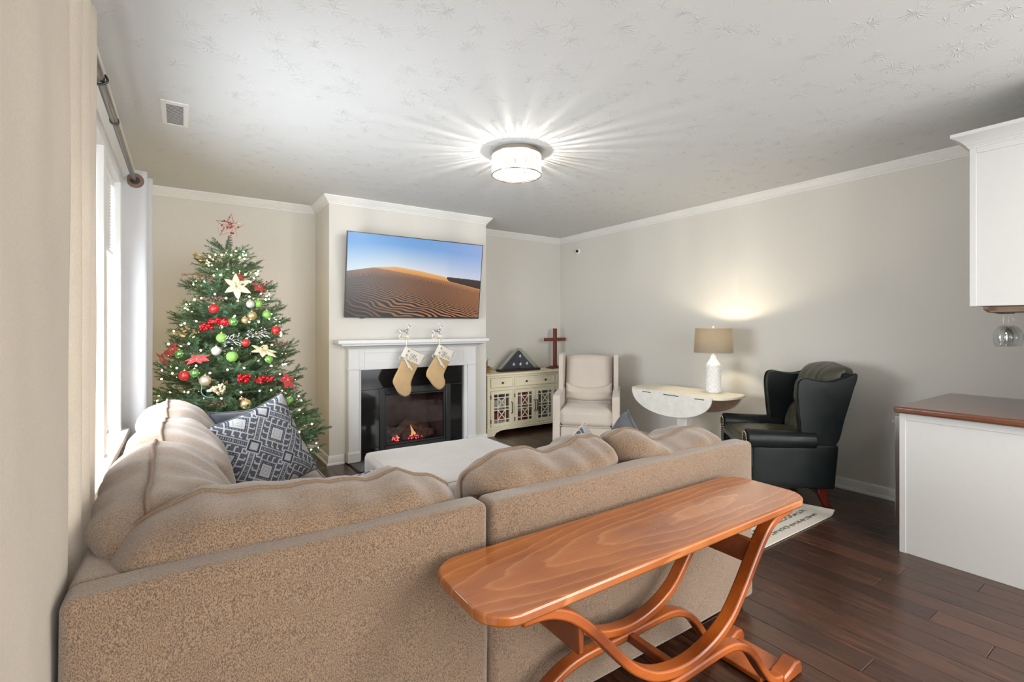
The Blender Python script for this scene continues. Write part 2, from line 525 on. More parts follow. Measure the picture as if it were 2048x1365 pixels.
for x0, z0, x1, z1 in ((1.532, .013, 1.742, .737), (2.578, .013, 2.744, .737), (1.532, .740, 2.744, .958)):
    obj('tile', MB().box(x0, YC - .022, z0, x1, YC - .002, z1), GRANITE, fp, world=True, bevel=.002)
obj('hearth_slab', MB().box(1.412, 4.672, .001, 2.868, YC - .003, .012), GRANITE, fp, world=True, bevel=.002)
mb = MB().box(1.40, 4.655, .001, 2.88, 4.672, .015); mb.box(1.395, 4.655, .001, 1.412, FY - .014, .015); mb.box(2.868, 4.655, .001, 2.885, FY - .014, .015)
obj('hearth_edging', mb, BLACK, fp, world=True, bevel=.002)

gf = thing('gas_fireplace', 'black framed gas fire with glass front burning behind the granite facing', 'fire', (2.16, 5.1, .04))
mb = MB()
y0, y1 = YC - .034, YC - .004
mb.box(1.735, y0, .045, 1.80, y1, .75); mb.box(2.52, y0, .045, 2.585, y1, .75)
mb.box(1.80, y0, .675, 2.52, y1, .75); mb.box(1.80, y0, .045, 2.52, y1, .12)
obj('frame', mb, BLACK, gf, world=True, bevel=.006)
mb = MB()
mb.box(1.80, y0 + .012, .12, 1.822, y1 + .01, .675); mb.box(2.498, y0 + .012, .12, 2.52, y1 + .01, .675)
mb.box(1.822, y0 + .012, .655, 2.498, y1 + .01, .675); mb.box(1.822, y0 + .012, .12, 2.498, y1 + .01, .14)
obj('door_frame', mb, BLACK, gf, world=True, bevel=.004)
obj('glass', MB().box(1.815, YC - .006, .13, 2.505, YC - .002, .665), thin_glass('fire_glass', (.78, .72, .72), .07), gf, world=True)
LINER = plain('smoked_firebrick', (.15, .115, .11), .85, .25, .2, 14)
mb = MB()
mb.add([(1.75, YC + .002, .045), (1.86, 5.50, .045), (2.46, 5.50, .045), (2.57, YC + .002, .045), (1.75, YC + .002, .74), (1.86, 5.50, .74), (2.46, 5.50, .74), (2.57, YC + .002, .74)],
       [(0, 1, 5, 4), (1, 2, 6, 5), (2, 3, 7, 6), (0, 3, 2, 1), (4, 5, 6, 7)])
obj('firebox_liner', mb, LINER, gf, world=True, recalc=False)
LOGM = plain('ceramic_log', (.20, .135, .10), .9, .55, .6, 24)
def log(a, b, r, seed):
    a, b = Vector(a), Vector(b); ax = (b - a); L = ax.length; ax.normalize()
    s = ax.orthogonal().normalized(); q = ax.cross(s)
    def fn(u, v):
        t = 2 * math.pi * v
        e = 1 - .25 * max(0, abs(2 * u - 1) - .8) / .2
        rr = r * e * (1 + .16 * noise.noise((u * L * 14 + seed, math.cos(t) * 1.6, math.sin(t) * 1.6)))
        return a + ax * (u * L) + s * (math.cos(t) * rr) + q * (math.sin(t) * rr)
    mb = MB().grid(fn, 14, 14, cv=True)
    mb.f.append(tuple(range(14))[::-1]); mb.f.append(tuple(range(13 * 14, 14 * 14)))
    return mb
for i, (a, b, r) in enumerate([((1.90, 5.33, .20), (2.42, 5.38, .22), .055), ((1.93, 5.24, .17), (2.16, 5.32, .33), .042), ((2.05, 5.22, .165), (2.30, 5.26, .17), .045),
                               ((2.40, 5.22, .155), (2.12, 5.33, .32), .045), ((2.22, 5.20, .15), (2.45, 5.30, .17), .045)]):
    obj('log', log(a, b, r, i * 7.3), LOGM, gf, world=True, smooth=180)
obj('burner_tray', MB().box(1.88, 5.16, .046, 2.44, 5.44, .12), BLACK, gf, world=True, bevel=.01)
rn = random.Random(3); mb = MB()
for k in range(46):
    x = rn.choice((rn.uniform(2.10, 2.30), rn.uniform(2.10, 2.30), rn.uniform(1.92, 2.0)))
    mb.sphere((x, rn.uniform(5.17, 5.22), rn.uniform(.135, .175)), rn.uniform(.005, .010), 6, 4)
o = obj('ember', mb, emit('glowing_ember', (1, .10, .12), 1.6), gf, world=True); o['kind'] = 'stuff'
for (x, y, z, hh, r) in ((2.145, 5.19, .17, .13, .022), (2.175, 5.20, .17, .07, .016), (1.975, 5.19, .15, .06, .010)):
    def fl(u, v, x=x, y=y, z=z, hh=hh, r=r):
        rr = r * math.sin(math.pi * min(1, .12 + .88 * u)) ** .8 * (1 - u * .7)
        t = 2 * math.pi * v
        return (x + rr * math.cos(t) + .012 * math.sin(u * 5), y + rr * .6 * math.sin(t), z + u * hh)
    obj('flame', MB().grid(fl, 14, 8, cv=True), emit('gas_flame', (1, .55, .22), 1.0), gf, world=True, smooth=180)

# ------------------------------------------------------------------ television
tv = thing('television', 'large flat television tilted forward showing rippled desert dunes', 'television', (2.140, 5.045, 1.503))
tv.rotation_euler = (R(7.2), 0, 0)
TW, TH = .785, .872
mb = MB().box(-TW, -.014, 0, TW, .012, TH)
mb.prism([(-.62, .08), (.62, .08), (.62, .60), (-.62, .60)], 'y', .012, .040)
obj('housing', mb, plain('black_plastic', (.015, .015, .016), .35, .1, 0), tv, bevel=.003)
mb = MB()
b = .0075
mb.box(-TW, -.018, 0, -TW + b, -.013, TH); mb.box(TW - b, -.018, 0, TW, -.013, TH)
mb.box(-TW + b, -.018, TH - b, TW - b, -.013, TH); mb.box(-TW + b, -.018, 0, TW - b, -.013, .017)
obj('bezel', mb, plain('dark_bezel', (.03, .027, .025), .3, .1, 0), tv, bevel=.001)
obj('sensor', MB().box(-.63, -.016, -.008, -.58, .0, .002), BLACK, tv, bevel=.002)
obj('wall_bracket', MB().box(-.25, .012, .30, .25, .062, .60), BLACK, tv)

def lin(c):
    return tuple((x / 255 / 12.92) if x / 255 <= .04045 else ((x / 255 + .055) / 1.055) ** 2.4 for x in c)
def mixc(a, b, t):
    t = max(0, min(1, t)); return tuple(a[i] + (b[i] - a[i]) * t for i in range(3))
def dune(u, v):
    crest = interp(u, [0, .1, .2, .33, .5, .7, .74, 1.0], [.462, .425, .392, .372, .405, .462, .52, .605])
    far = interp(u, [.68, .72, .85, 1.0], [.60, .462, .470, .485])
    if v < min(crest, far if u > .68 else 9):
        top = mixc((52, 132, 196), (140, 160, 205), u); hor = mixc((190, 205, 212), (214, 205, 212), u)
        s = v / crest
        return mixc(mixc(top, (120, 160, 205), s * .8), hor, max(0, s - .25) / .75)
    if u > .68 and v < crest: return mixc((60, 44, 40), (46, 36, 36), (v - far) / .12)
    line = interp(u, [0, .17, .3, .5, .74, 1], [.47, .40, .425, .468, .525, .61])
    nz = noise.noise((u * 3.2, v * 3.2, 1.7))
    if v < line and u > .16:
        return mixc((214, 160, 92), (190, 132, 66), (v - crest) / max(.01, line - crest) + nz * .3)
    s = (v - line) / (1.0 - line)
    D = 1 / (s + .30)
    ph = 12.0 * (u * D * 1.15 + D) + 2.0 * noise.noise((u * 3.0, v * 4.0, 0)) + .9 * noise.noise((u * 10, v * 12, 3))
    q = math.sin(2 * math.pi * ph) * .5 + .5
    fade = max(0, min(1, (s - .015) / .12))
    lit = mixc((138, 94, 64), (176, 122, 84), u + nz * .3)
    drk = mixc((88, 58, 42), (22, 16, 16), fade)
    drk = mixc(drk, (110, 76, 54), max(0, u - .5) * (1 - s) * 1.2)
    thr = interp(u, [0, .25, 1], [.80, .55, .46])
    k = max(0, min(1, (q - thr + .14) / .34))
    shade = interp(u, [0, .15, .4], [.55, .8, 1.0]) if s > .15 else interp(u, [0, .1], [.7, 1.0])
    c = mixc(drk, lit, k if fade > .05 else .65)
    c = mixc(mixc((122, 84, 58), (176, 122, 78), u), c, .25 + .75 * fade)
    return tuple(x * shade for x in c)
NU, NV = 420, 270
mb = MB().grid(lambda u, v: (-TW + b + u * (2 * TW - 2 * b), -.0155, TH - b - v * (TH - b - .017)), NU, NV)
so = obj('screen', mb, None, tv, recalc=False)
ca = so.data.color_attributes.new('picture', 'FLOAT_COLOR', 'POINT')
buf = []
for i in range(NU):
    for j in range(NV):
        buf += [*lin(dune(i / (NU - 1), j / (NV - 1))), 1.0]
ca.data.foreach_set('color', buf)
m = mat('screen_picture', (.01, .01, .01), .25)
nt = m.node_tree; at = nt.nodes.new('ShaderNodeVertexColor'); at.layer_name = 'picture'
nt.links.new(at.outputs[0], nt.nodes['Principled BSDF'].inputs['Emission Color'])
nt.nodes['Principled BSDF'].inputs['Emission Strength'].default_value = .74
so.data.materials.append(m)

# ------------------------------------------------------------------ reindeer stocking holders and stockings
SILVER = mat('polished_silver', (.78, .74, .72), .18, 1.0)
PALEWOOD = plain('pale_cream_wood', (.62, .55, .40), .6, .1, .05, 40)
def skin_obj(name, verts, edges, radii, m, parent, sub=2):
    me = bpy.data.meshes.new(name); me.from_pydata(verts, edges, []); me.materials.append(m)
    o = bpy.data.objects.new(name, me); C.objects.link(o)
    if parent is not None: o.parent = parent
    o.modifiers.new('skin', 'SKIN')
    if not me.skin_vertices: me.skin_vertices.new()
    for sv, r in zip(me.skin_vertices[0].data, radii): sv.radius = (r, r) if not isinstance(r, tuple) else r
    me.skin_vertices[0].data[0].use_root = True
    s = o.modifiers.new('round', 'SUBSURF'); s.levels = sub; s.render_levels = sub
    return o
def reindeer(x, label):
    t = thing('reindeer_stocking_holder', label, 'ornament', (x, 4.955, 1.272), 0, 'reindeer stocking holders on the mantel')
    obj('base', MB().box(-.068, -.028, 0, .062, .028, .017), PALEWOOD, t, bevel=.002)
    V = [(0, 0, .088), (-.030, 0, .088), (-.043, 0, .090), (.030, 0, .090), (.046, 0, .112), (.052, 0, .138), (.066, 0, .142), (.078, 0, .139),
         (-.040, .009, .066), (-.050, .009, .042), (-.047, .009, .017), (-.036, -.009, .066), (-.042, -.009, .042), (-.037, -.009, .017),
         (.032, .009, .066), (.033, .009, .042), (.031, .009, .017), (.038, -.009, .066), (.043, -.009, .042), (.041, -.009, .017),
         (.046, 0, .150), (.036, .006, .166), (.018, .010, .174), (.047, -.008, .152), (.038, -.014, .166), (-.056, 0, .098)]
    E_ = [(0, 1), (1, 2), (0, 3), (3, 4), (4, 5), (5, 6), (6, 7), (2, 8), (8, 9), (9, 10), (2, 11), (11, 12), (12, 13), (3, 14), (14, 15), (15, 16), (3, 17), (17, 18), (18, 19),
          (5, 20), (20, 21), (21, 22), (5, 23), (23, 24), (2, 25)]
    Rr = [.0135, .0125, .0125, .014, .0085, .0065, .006, .0035, .006, .0034, .0034, .006, .0034, .0034, .0055, .0032, .0032, .0055, .0032, .0032, .0018, .0014, .0011, .003, .0016, .0025]
    skin_obj('figure', V, E_, Rr, SILVER, t)
    hk = [(0, -.028, .010), (0, -.058, .006), (0, -.0665, .000), (0, -.067, -.040), (0, -.066, -.075), (0, -.074, -.088), (0, -.084, -.080), (0, -.086, -.070)]
    obj('hook', MB().tube(cat(hk, 4), .0035, 8), CHROME, t, smooth=60)
    return t
reindeer(1.962, 'silver reindeer stocking holder above the Mr stocking')
reindeer(2.345, 'silver reindeer stocking holder above the Mrs stocking')

BURLAP = fabric('tan_burlap', (.56, .385, .20), (.38, .245, .12), 420, (1, 1, 1), .3, .95, .35, .1, .002)
CREAMFAB = fabric('cream_linen', (.72, .68, .60), (.60, .56, .48), 500, (1, 1, 1), .2, .95, .1, .1, .001)
INK = plain('dark_blue_thread', (.03, .045, .07), .7, .1, 0)
def puffy(outline, t, rings=5):
    n = len(outline); cx = sum(p[0] for p in outline) / n; cz = sum(p[1] for p in outline) / n
    # inward normals
    area = sum(outline[i][0] * outline[(i + 1) % n][1] - outline[(i + 1) % n][0] * outline[i][1] for i in range(n))
    sg = 1 if area > 0 else -1
    nor = []
    for i in range(n):
        dx = outline[(i + 1) % n][0] - outline[i - 1][0]; dz = outline[(i + 1) % n][1] - outline[i - 1][1]
        L = math.hypot(dx, dz) or 1; nor.append((-dz / L * sg, dx / L * sg))
    mb = MB()
    for side in (-1, 1):
        vs = []; fs = []
        for k in range(rings):
            f = k / (rings - 1)
            for i in range(n):
                d = .018 * f
                vs.append((outline[i][0] + nor[i][0] * d, side * t * math.sqrt(max(0, 1 - (1 - f) ** 2)), outline[i][1] + nor[i][1] * d))
        for k in range(rings - 1):
            for i in range(n):
                j = (i + 1) % n; fs.append((k * n + i, k * n + j, (k + 1) * n + j, (k + 1) * n + i))
        fs.append(tuple((rings - 1) * n + i for i in range(n)))
        mb.add(vs, fs)
    return mb
def script(word):
    M = [[(.05, .75), (-.05, .58), (-.2, .65), (-.16, .88), (.05, 1.0), (.22, .85), (.2, .4), (.08, .0), (-.02, .05)],
         [(.1, .02), (.3, .6), (.46, 1.0)], [(.46, 1.0), (.45, .5), (.42, .03)], [(.42, .03), (.6, .6), (.8, 1.02)], [(.8, 1.02), (.77, .5), (.75, .1), (.82, .0), (.92, .1)]]
    Rr = [[(.92, .1), (1.0, .42), (1.04, .5), (1.06, .42), (1.16, .44), (1.14, .12), (1.2, .0), (1.3, .12)]]
    S = [[(1.3, .12), (1.4, .40), (1.44, .54), (1.46, .36), (1.54, .16), (1.46, .0), (1.34, .06)], [(1.46, .0), (1.6, .05), (1.72, .25)]]
    return M + Rr + (S if word == 'Mrs' else [])
def stocking(x, z, px, word, label, txt):
    k = .0056
    t = thing('christmas_stocking', label, 'stocking', (x, 4.868, z), 0, 'burlap stockings on the mantel')
    pts = [(a * .0059, -q * k) for a, q in px]
    body = cat(pts, 6, True)
    # keep the straight edges at the top straight: cuff corners doubled
    obj('sock', puffy(body, .017), BURLAP, t, smooth=180)
    c0, c1, c2, c3 = pts[0], pts[1], pts[2], pts[-1]
    def qd(u, v):
        ax = c0[0] + (c1[0] - c0[0]) * u; az = c0[1] + (c1[1] - c0[1]) * u
        bx = c3[0] + (c2[0] - c3[0]) * u; bz = c3[1] + (c2[1] - c3[1]) * u
        return ax + (bx - ax) * v, az + (bz - az) * v
    mb = MB()
    for sd in (-1, 1):
        mb.grid(lambda u, v, sd=sd: (qd(-.13 + 1.20 * u, -.04 + 1.04 * v)[0], sd * .0225 * (max(0, 1 - (2 * u - 1) ** 8)) ** .5, qd(-.13 + 1.20 * u, -.04 + 1.04 * v)[1]), 18, 6)
    cf = obj('cuff', mb, CREAMFAB, t, smooth=180)
    e1 = Vector((c1[0] - c0[0], c1[1] - c0[1])); L = e1.length; e1.normalize(); e2 = Vector((-e1.y, e1.x))
    o0 = Vector(qd(.36 if word == 'Mr' else .30, .82)); s = .062
    mb = MB()
    for st in script(word):
        pl = [o0 + e1 * (p[0] * s) + e2 * (p[1] * s) for p in cat(st, 5)]
        mb.tube([(p.x, -.0235, p.y) for p in pl], .0014, 5)
    obj('lettering', mb, INK, cf, smooth=60)
    BUT = plain('wooden_button', (.36, .27, .17), .5, .2, .05)
    for q in (.2, .62):
        p = qd(.09, q)
        mb = MB().lathe([(.001, 0), (.011, 0), (.0115, .003), (.009, .005), (.001, .004)], 14)
        mb.xf(Matrix.Translation((p[0], -.0225, p[1])) @ Matrix.Rotation(R(90), 4, 'X'))
        obj('button', mb, BUT, cf, smooth=50)
    # ribbon bow at the left end of the cuff
    p = Vector(qd(.06, 1.0))
    mb = MB()
    for a in (-1, 1):
        lp = [(0, 0), (a * .022, .018), (a * .05, .022), (a * .055, .0), (a * .04, -.016), (a * .018, -.010), (0, 0)]
        mb.band([(p.x + q[0], -.026 - .006 * math.sin(i), p.y + q[1]) for i, q in enumerate(cat(lp, 4))], .020, .0016)
    for a, q, yy in ((.085, -.125, -.026), (.050, -.10, -.032)):
        tl = [(0, 0), (a * .4, q * .35), (a, q)]
        mb.band([(p.x + w_[0], yy, p.y + w_[1]) for w_ in cat(tl, 5)], .004, .018)
    obj('bow', mb, CREAMFAB, t, smooth=40)
    obj('hanging_loop', MB().tube([(.0, 0, -.004), (-.006, 0, .012), (0, 0, .022), (.006, 0, .012), (.0, 0, -.004)], .0018, 6), CREAMFAB, t)
    return t
A1 = [(0, 0), (33, 16), (22, 33), (13, 50), (7, 66), (8, 78), (4, 88), (-5, 91), (-16, 84), (-23, 72), (-27, 62), (-24, 52), (-16, 36), (-9, 18)]
A2 = [(0, 0), (27, 13.5), (19, 32), (12, 46), (7, 59), (10, 70), (8, 80), (-2, 86.5), (-14, 78), (-22, 67), (-28, 58), (-27, 48), (-19, 34), (-10, 20)]
stocking(1.962, 1.180, A1, 'Mr', 'tan burlap stocking with a cuff lettered Mr, hanging lower on the mantel', 'Mr')
stocking(2.345, 1.198, A2, 'Mrs', 'tan burlap stocking with a cuff lettered Mrs, hanging on the mantel', 'Mrs')

# ------------------------------------------------------------------ cream media cabinet
CREAM = plain('cream_distressed_paint', (.82, .76, .57), .5, .05, .03, 25)
CREAMIN = plain('dark_cabinet_inside', (.10, .085, .06), .7, .1, 0)
BRONZE = mat('dark_bronze', (.07, .055, .045), .4, 1.0)
cb = thing('media_cabinet', 'cream low cabinet with glass fretwork doors beside the fireplace', 'cabinet', (3.95, 5.48, 0))
CF, CBK, CXA, CXB = 5.285, 5.69, 3.205, 4.705
mb = MB()
mb.box(CXA, CF + .02, .10, CXA + .025, CBK, .775); mb.box(CXB - .025, CF + .02, .10, CXB, CBK, .775)
mb.box(CXA, CBK - .012, .10, CXB, CBK, .775); mb.box(CXA, CF + .02, .095, CXB, CBK, .115)
mb.box(CXA, CF + .02, .585, CXB, CBK, .60)
for x in (3.604, 4.315): mb.box(x - .01, CF + .03, .11, x + .01, CBK - .01, .60)
obj('carcass', mb, CREAM, cb, world=True)
mb = MB()
for x0, x1 in ((CXA, 3.25), (3.588, 3.62), (4.30, 4.33), (4.66, CXB)): mb.box(x0, CF, .105, x1, CF + .022, .775)
for x0, x1 in ((3.25, 3.588), (3.62, 4.30), (4.33, 4.66)):
    for z0, z1 in ((.745, .775), (.58, .618), (.105, .112)): mb.box(x0 - .001, CF + .001, z0, x1 + .001, CF + .021, z1)
obj('face_frame', mb, CREAM, cb, world=True, bevel=.002)
obj('cabinet_top', MB().box(CXA - .025, CF - .028, .775, CXB + .012, CBK, .80), CREAM, cb, world=True, bevel=.006)
# scalloped plinth with bracket feet
ap = [(CXA - .012, 0), (3.30, 0), (3.315, .02), (3.335, .045), (3.365, .05), (3.385, .062), (3.44, .066)]
ap2 = [(CXA + CXB - x, z) for x, z in ap][::-1]
poly = ap + ap2 + [(CXB + .012, .095), (CXA - .012, .095)]
mb = MB().prism(poly, 'y', CF - .016, CF + .012)
for x in (CXA - .012, CXB - .012): mb.box(x, CF + .01, 0, x + .024, CBK, .10)
mb.box(CXA - .018, CF - .022, .092, CXB + .018, CF + .01, .106)
obj('plinth', mb, CREAM, cb, world=True, bevel=.003)
KN = MB().lathe([(.005, 0), (.005, .010), (.013, .014), (.015, .020), (.012, .026), (.001, .028)], 16)
def knob(x, z, par):
    k = MB().add(KN.v, KN.f); k.xf(Matrix.Translation((x, CF - .012, z)) @ Matrix.Rotation(R(90), 4, 'X'))
    obj('knob', k, BRONZE, par, world=True, smooth=50)
for x0, x1, ks in ((3.254, 3.584, (3.42,)), (3.624, 4.296, (3.80, 4.12)), (4.334, 4.656, (4.5,))):
    mb = MB()
    mb.box(x0, CF - .004, .622, x1, CF + .30, .742)
    fr = .018
    mb.box(x0, CF - .012, .622, x1, CF - .003, .622 + fr); mb.box(x0, CF - .012, .742 - fr, x1, CF - .003, .742)
    mb.box(x0, CF - .012, .622 + fr, x0 + fr, CF - .003, .742 - fr); mb.box(x1 - fr, CF - .012, .622 + fr, x1, CF - .003, .742 - fr)
    dr = obj('drawer', mb, CREAM, cb, world=True, bevel=.002)
    for k in ks: knob(k, .68, dr)
def door(x0, x1, side):
    z0, z1, s = .116, .577, .046
    mb = MB()
    ya, yb = CF - .010, CF + .012
    mb.box(x0, ya, z0, x0 + s, yb, z1); mb.box(x1 - s, ya, z0, x1, yb, z1)
    mb.box(x0 + s, ya, z0, x1 - s, yb, z0 + s); mb.box(x0 + s, ya, z1 - s, x1 - s, yb, z1)
    d = obj('door', mb, CREAM, cb, world=True, bevel=.002)
    mb = MB(); a, b_, c0, c1 = x0 + s, x1 - s, z0 + s, z1 - s
    wb = .011; yc, yd = CF - .006, CF + .004
    xs = (a + (b_ - a) * .26, a + (b_ - a) * .74)
    hh = c1 - c0
    zs = [c0 + hh * q for q in (.115, .445, .555, .885)]
    for x in xs: mb.box(x - wb / 2, yc, c0, x + wb / 2, yd, c1)
    for z in zs: mb.box(a, yc + .001, z - wb / 2, b_, yd - .001, z + wb / 2)
    for za, zb in ((zs[0], zs[1]), (zs[2], zs[3])):
        for p, q in (((xs[0], za), (xs[1], zb)), ((xs[0], zb), (xs[1], za))):
            dx, dz = q[0] - p[0], q[1] - p[1]; L = math.hypot(dx, dz); nx, nz = -dz / L * wb / 2, dx / L * wb / 2
            mb.prism([(p[0] + nx, p[1] + nz), (q[0] + nx, q[1] + nz), (q[0] - nx, q[1] - nz), (p[0] - nx, p[1] - nz)], 'y', yc + .002, yd - .002)
    obj('fretwork', mb, CREAM, d, world=True)
    obj('pane', MB().box(a - .004, CF + .006, c0 - .004, b_ + .004, CF + .009, c1 + .004), PANE, d, world=True)
    hx = x1 - .016 if side > 0 else x0 + .016
    pth = cat([(hx, CF - .010, .27), (hx, CF - .030, .285), (hx, CF - .038, .345), (hx, CF - .030, .405), (hx, CF - .010, .42)], 5)
    obj('handle', MB().tube(pth, .0055, 8), BRONZE, d, world=True, smooth=60)
    gx = x0 - .001 if side > 0 else x1 + .001
    for z in (.19, .50): obj('hinge', MB().box(gx - .005, CF - .013, z - .025, gx + .005, CF + .002, z + .025), BRONZE, d, world=True, bevel=.002)
for a in ((3.254, 3.584, 1), (3.624, 3.956, 1), (3.964, 4.296, -1), (4.334, 4.656, 1)): door(*a)
SHELFM = plain('cabinet_shelf', (.30, .27, .19), .6, .1, 0)
for x0, x1 in ((3.232, 3.592), (3.616, 4.303), (4.327, 4.678)):
    obj('shelf', MB().box(x0, CF + .045, .318, x1, CBK - .014, .334), SHELFM, cb, world=True)
# boxes and books behind the fretwork doors
def cbox(name, x0, z0, w_, h_, d_, col, label, cat_, y=5.355, grp='boxes and books in the cream cabinet'):
    m_ = plain(name + '_card', col, .5, .12, 0, 60)
    o = tag(obj(name, MB().box(x0, y, z0, x0 + w_, y + d_, z0 + h_), m_, loc=(x0, y, z0), bevel=.002), label, cat_, grp)
    return o
S1, S0 = .334, .116
cbox('storage_box', 3.29, S1, .23, .115, .24, (.62, .62, .60), 'white box on the upper shelf behind the cabinet door nearest the fireplace', 'box')
cbox('game_box', 3.30, S1 + .116, .20, .035, .22, (.05, .06, .09), 'dark flat box on top of the white box in the cabinet', 'box')
cbox('game_box', 3.275, S0, .27, .055, .26, (.60, .61, .62), 'white box lettered WII at the bottom of the cabinet', 'box')
cbox('game_box', 3.27, S0 + .056, .27, .10, .26, (.25, .025, .035), 'dark red box above the white lettered box in the cabinet', 'box')
for i, (x, w_, h_, col, lab) in enumerate([(3.635, .035, .20, (.45, .03, .05), 'tall red book at the end of the upper shelf of the middle door'),
                                         (3.672, .03, .19, (.55, .53, .5), 'tall white book beside the red book behind the middle door'),
                                         (3.704, .045, .17, (.35, .10, .16), 'plum book in the upper row behind the middle door'),
                                         (3.752, .05, .195, (.60, .58, .55), 'wide ivory book in the upper row behind the middle door'),
                                         (3.806, .04, .16, (.20, .05, .07), 'maroon book in the upper row behind the middle door'),
                                         (3.850, .045, .185, (.5, .06, .06), 'bright red book near the handle of the middle door'),
                                         (3.899, .04, .17, (.62, .62, .64), 'pale book beside the handle of the middle door')]):
    cbox('book', x, S1, w_, h_, .17, col, lab, 'book', 5.36)
cbox('game_box', 3.70, S0, .24, .15, .24, (.22, .02, .025), 'large dark red box on the lower shelf behind the middle door', 'box')
cbox('game_box', 3.69, S0 + .151, .24, .03, .24, (.50, .45, .40), 'thin beige box lying on the large dark red box', 'box')
cbox('book', 3.64, S0, .045, .17, .18, (.05, .07, .06), 'black book standing beside the large dark red box', 'book', 5.36)
cbox('storage_box', 4.02, S0, .20, .13, .22, (.16, .20, .24), 'slate blue box low behind the door next to the recliner', 'box')
cbox('storage_box', 4.03, S1, .19, .05, .22, (.38, .33, .25), 'tan box on the upper shelf behind the door next to the recliner', 'box')
def text3d(name, s, size, m_, parent, loc, rot, ext=.0008):
    cu = bpy.data.curves.new(name, 'FONT'); cu.body = s; cu.size = size; cu.extrude = ext; cu.align_x = 'CENTER'; cu.align_y = 'CENTER'
    cu.materials.append(m_)
    o = bpy.data.objects.new(name, cu); C.objects.link(o)
    bpy.context.view_layer.update()
    me = bpy.data.meshes.new_from_object(o.evaluated_get(bpy.context.evaluated_depsgraph_get()))
    bpy.data.objects.remove(o); bpy.data.curves.remove(cu)
    o = bpy.data.objects.new(name, me); C.objects.link(o)
    o.parent = parent; o.location = loc; o.rotation_euler = rot
    return o
wb_ = [o for o in bpy.data.objects if o.get('label', '').startswith('white box lettered')][0]
text3d('lettering', 'WII', .05, INK, wb_, (.135, -.001, .028), (R(90), 0, 0))

# things on the cabinet top
TZ = .80
FRAME = plain('dark_espresso_wood', (.020, .010, .008), .35, .2, 0)
fc = thing('flag_display_case', 'triangular glass case holding a folded star spangled flag', 'display case', (3.82, 5.47, TZ), 0)
HW, HH = .33, .31
mb = MB().box(-HW, -.06, 0, HW, .06, .032)
obj('base', mb, FRAME, fc, bevel=.003)
mb = MB()
mb.prism([(-HW + .02, .034), (HW - .02, .034), (0.015, HH), (-.015, HH)], 'y', .038, .045)
obj('back_panel', mb, plain('pale_case_back', (.62, .60, .52), .6, .05, 0), fc)
mb = MB()
for a, b_ in (((-HW + .015, .034), (-.012, HH)), ((HW - .015, .034), (.012, HH))):
    dx, dz = b_[0] - a[0], b_[1] - a[1]; L = math.hypot(dx, dz); nx, nz = -dz / L * .004, dx / L * .004
    mb.prism([(a[0] + nx, a[1] + nz), (b_[0] + nx, b_[1] + nz), (b_[0] - nx, b_[1] - nz), (a[0] - nx, a[1] - nz)], 'y', -.042, .048)
mb.box(-.014, -.042, HH - .006, .014, .048, HH + .002)
obj('side_pane', mb, thin_glass('case_side', (.86, .90, .88), .12), fc)
obj('front_pane', MB().prism([(-HW + .02, .034), (HW - .02, .034), (0.012, HH), (-.012, HH)], 'y', -.044, -.041), PANE, fc)
mb = MB(); pf = [(-HW + .065, .036), (HW - .065, .036), (0.0, HH - .03)]
def tri(u, v):
    p = [pf[0][i] + (pf[1][i] - pf[0][i]) * u for i in (0, 1)]
    return (p[0] + (pf[2][0] - p[0]) * v, -.012 - .018 * (math.sin(math.pi * min(1, u * (1 - u) * 4)) * min(1, (1 - v) * 4) * min(1, v * 5 + .2)) ** .5 if 0 < u < 1 else -.008, p[1] + (pf[2][1] - p[1]) * v)
mb.grid(tri, 17, 17); mb.prism(pf, 'y', -.008, .03)
fl = obj('folded_flag', mb, fabric('navy_flag', (.028, .034, .062), (.018, .022, .042), 500, bump=.1), fc, smooth=40)
STARW = plain('white_star', (.8, .8, .8), .6, .02, 0)
for x, z in ((0, .205), (-.105, .095), (.005, .095), (.115, .100)):
    st = []
    for k in range(10):
        r = .025 if k % 2 == 0 else .0105
        st.append((x + r * math.sin(k * math.pi / 5 + .15), z + r * math.cos(k * math.pi / 5 + .15)))
    obj('star', MB().prism(st, 'y', -.036, -.031), STARW, fl)
CHERRY = wood('red_cherry_wood', (.10, .018, .012), (.19, .042, .026), 'z', 1.5, .35, .15, 5)
cr = thing('wooden_cross', 'dark red wooden cross on stepped base standing on the cream cabinet', 'cross', (4.50, 5.52, TZ), R(6))
obj('step', MB().box(-.12, -.06, 0, .12, .06, .018), CHERRY, cr, bevel=.002)
obj('step', MB().box(-.075, -.045, .018, .075, .045, .036), CHERRY, cr, bevel=.002)
obj('upright', MB().box(-.026, -.018, .036, .026, .018, .58), CHERRY, cr, bevel=.002)
obj('crossbar', MB().box(-.205, -.019, .395, .205, .019, .443), CHERRY, cr, bevel=.002)
BOXW = wood('carved_box_wood', (.20, .11, .05), (.42, .27, .13), 'x', 2, .5, 0, 4)
jb = thing('carved_wooden_box', 'small carved brown wooden box at the chimney end of the cabinet', 'box', (3.285, 5.46, TZ))
obj('box_body', MB().box(-.06, -.045, 0, .075, .045, .045), BOXW, jb, bevel=.003)
obj('lid', MB().box(-.065, -.048, .046, .08, .048, .070), BOXW, jb, bevel=.004)
obj('top_tray', MB().box(-.05, -.035, .070, .045, .035, .090), BOXW, jb, bevel=.003)
fg = thing('figurine', 'little brass animal figurine on top of the carved wooden box', 'figurine', (3.283, 5.46, TZ + .090))
BRASS = mat('aged_brass', (.45, .36, .24), .3, 1.0)
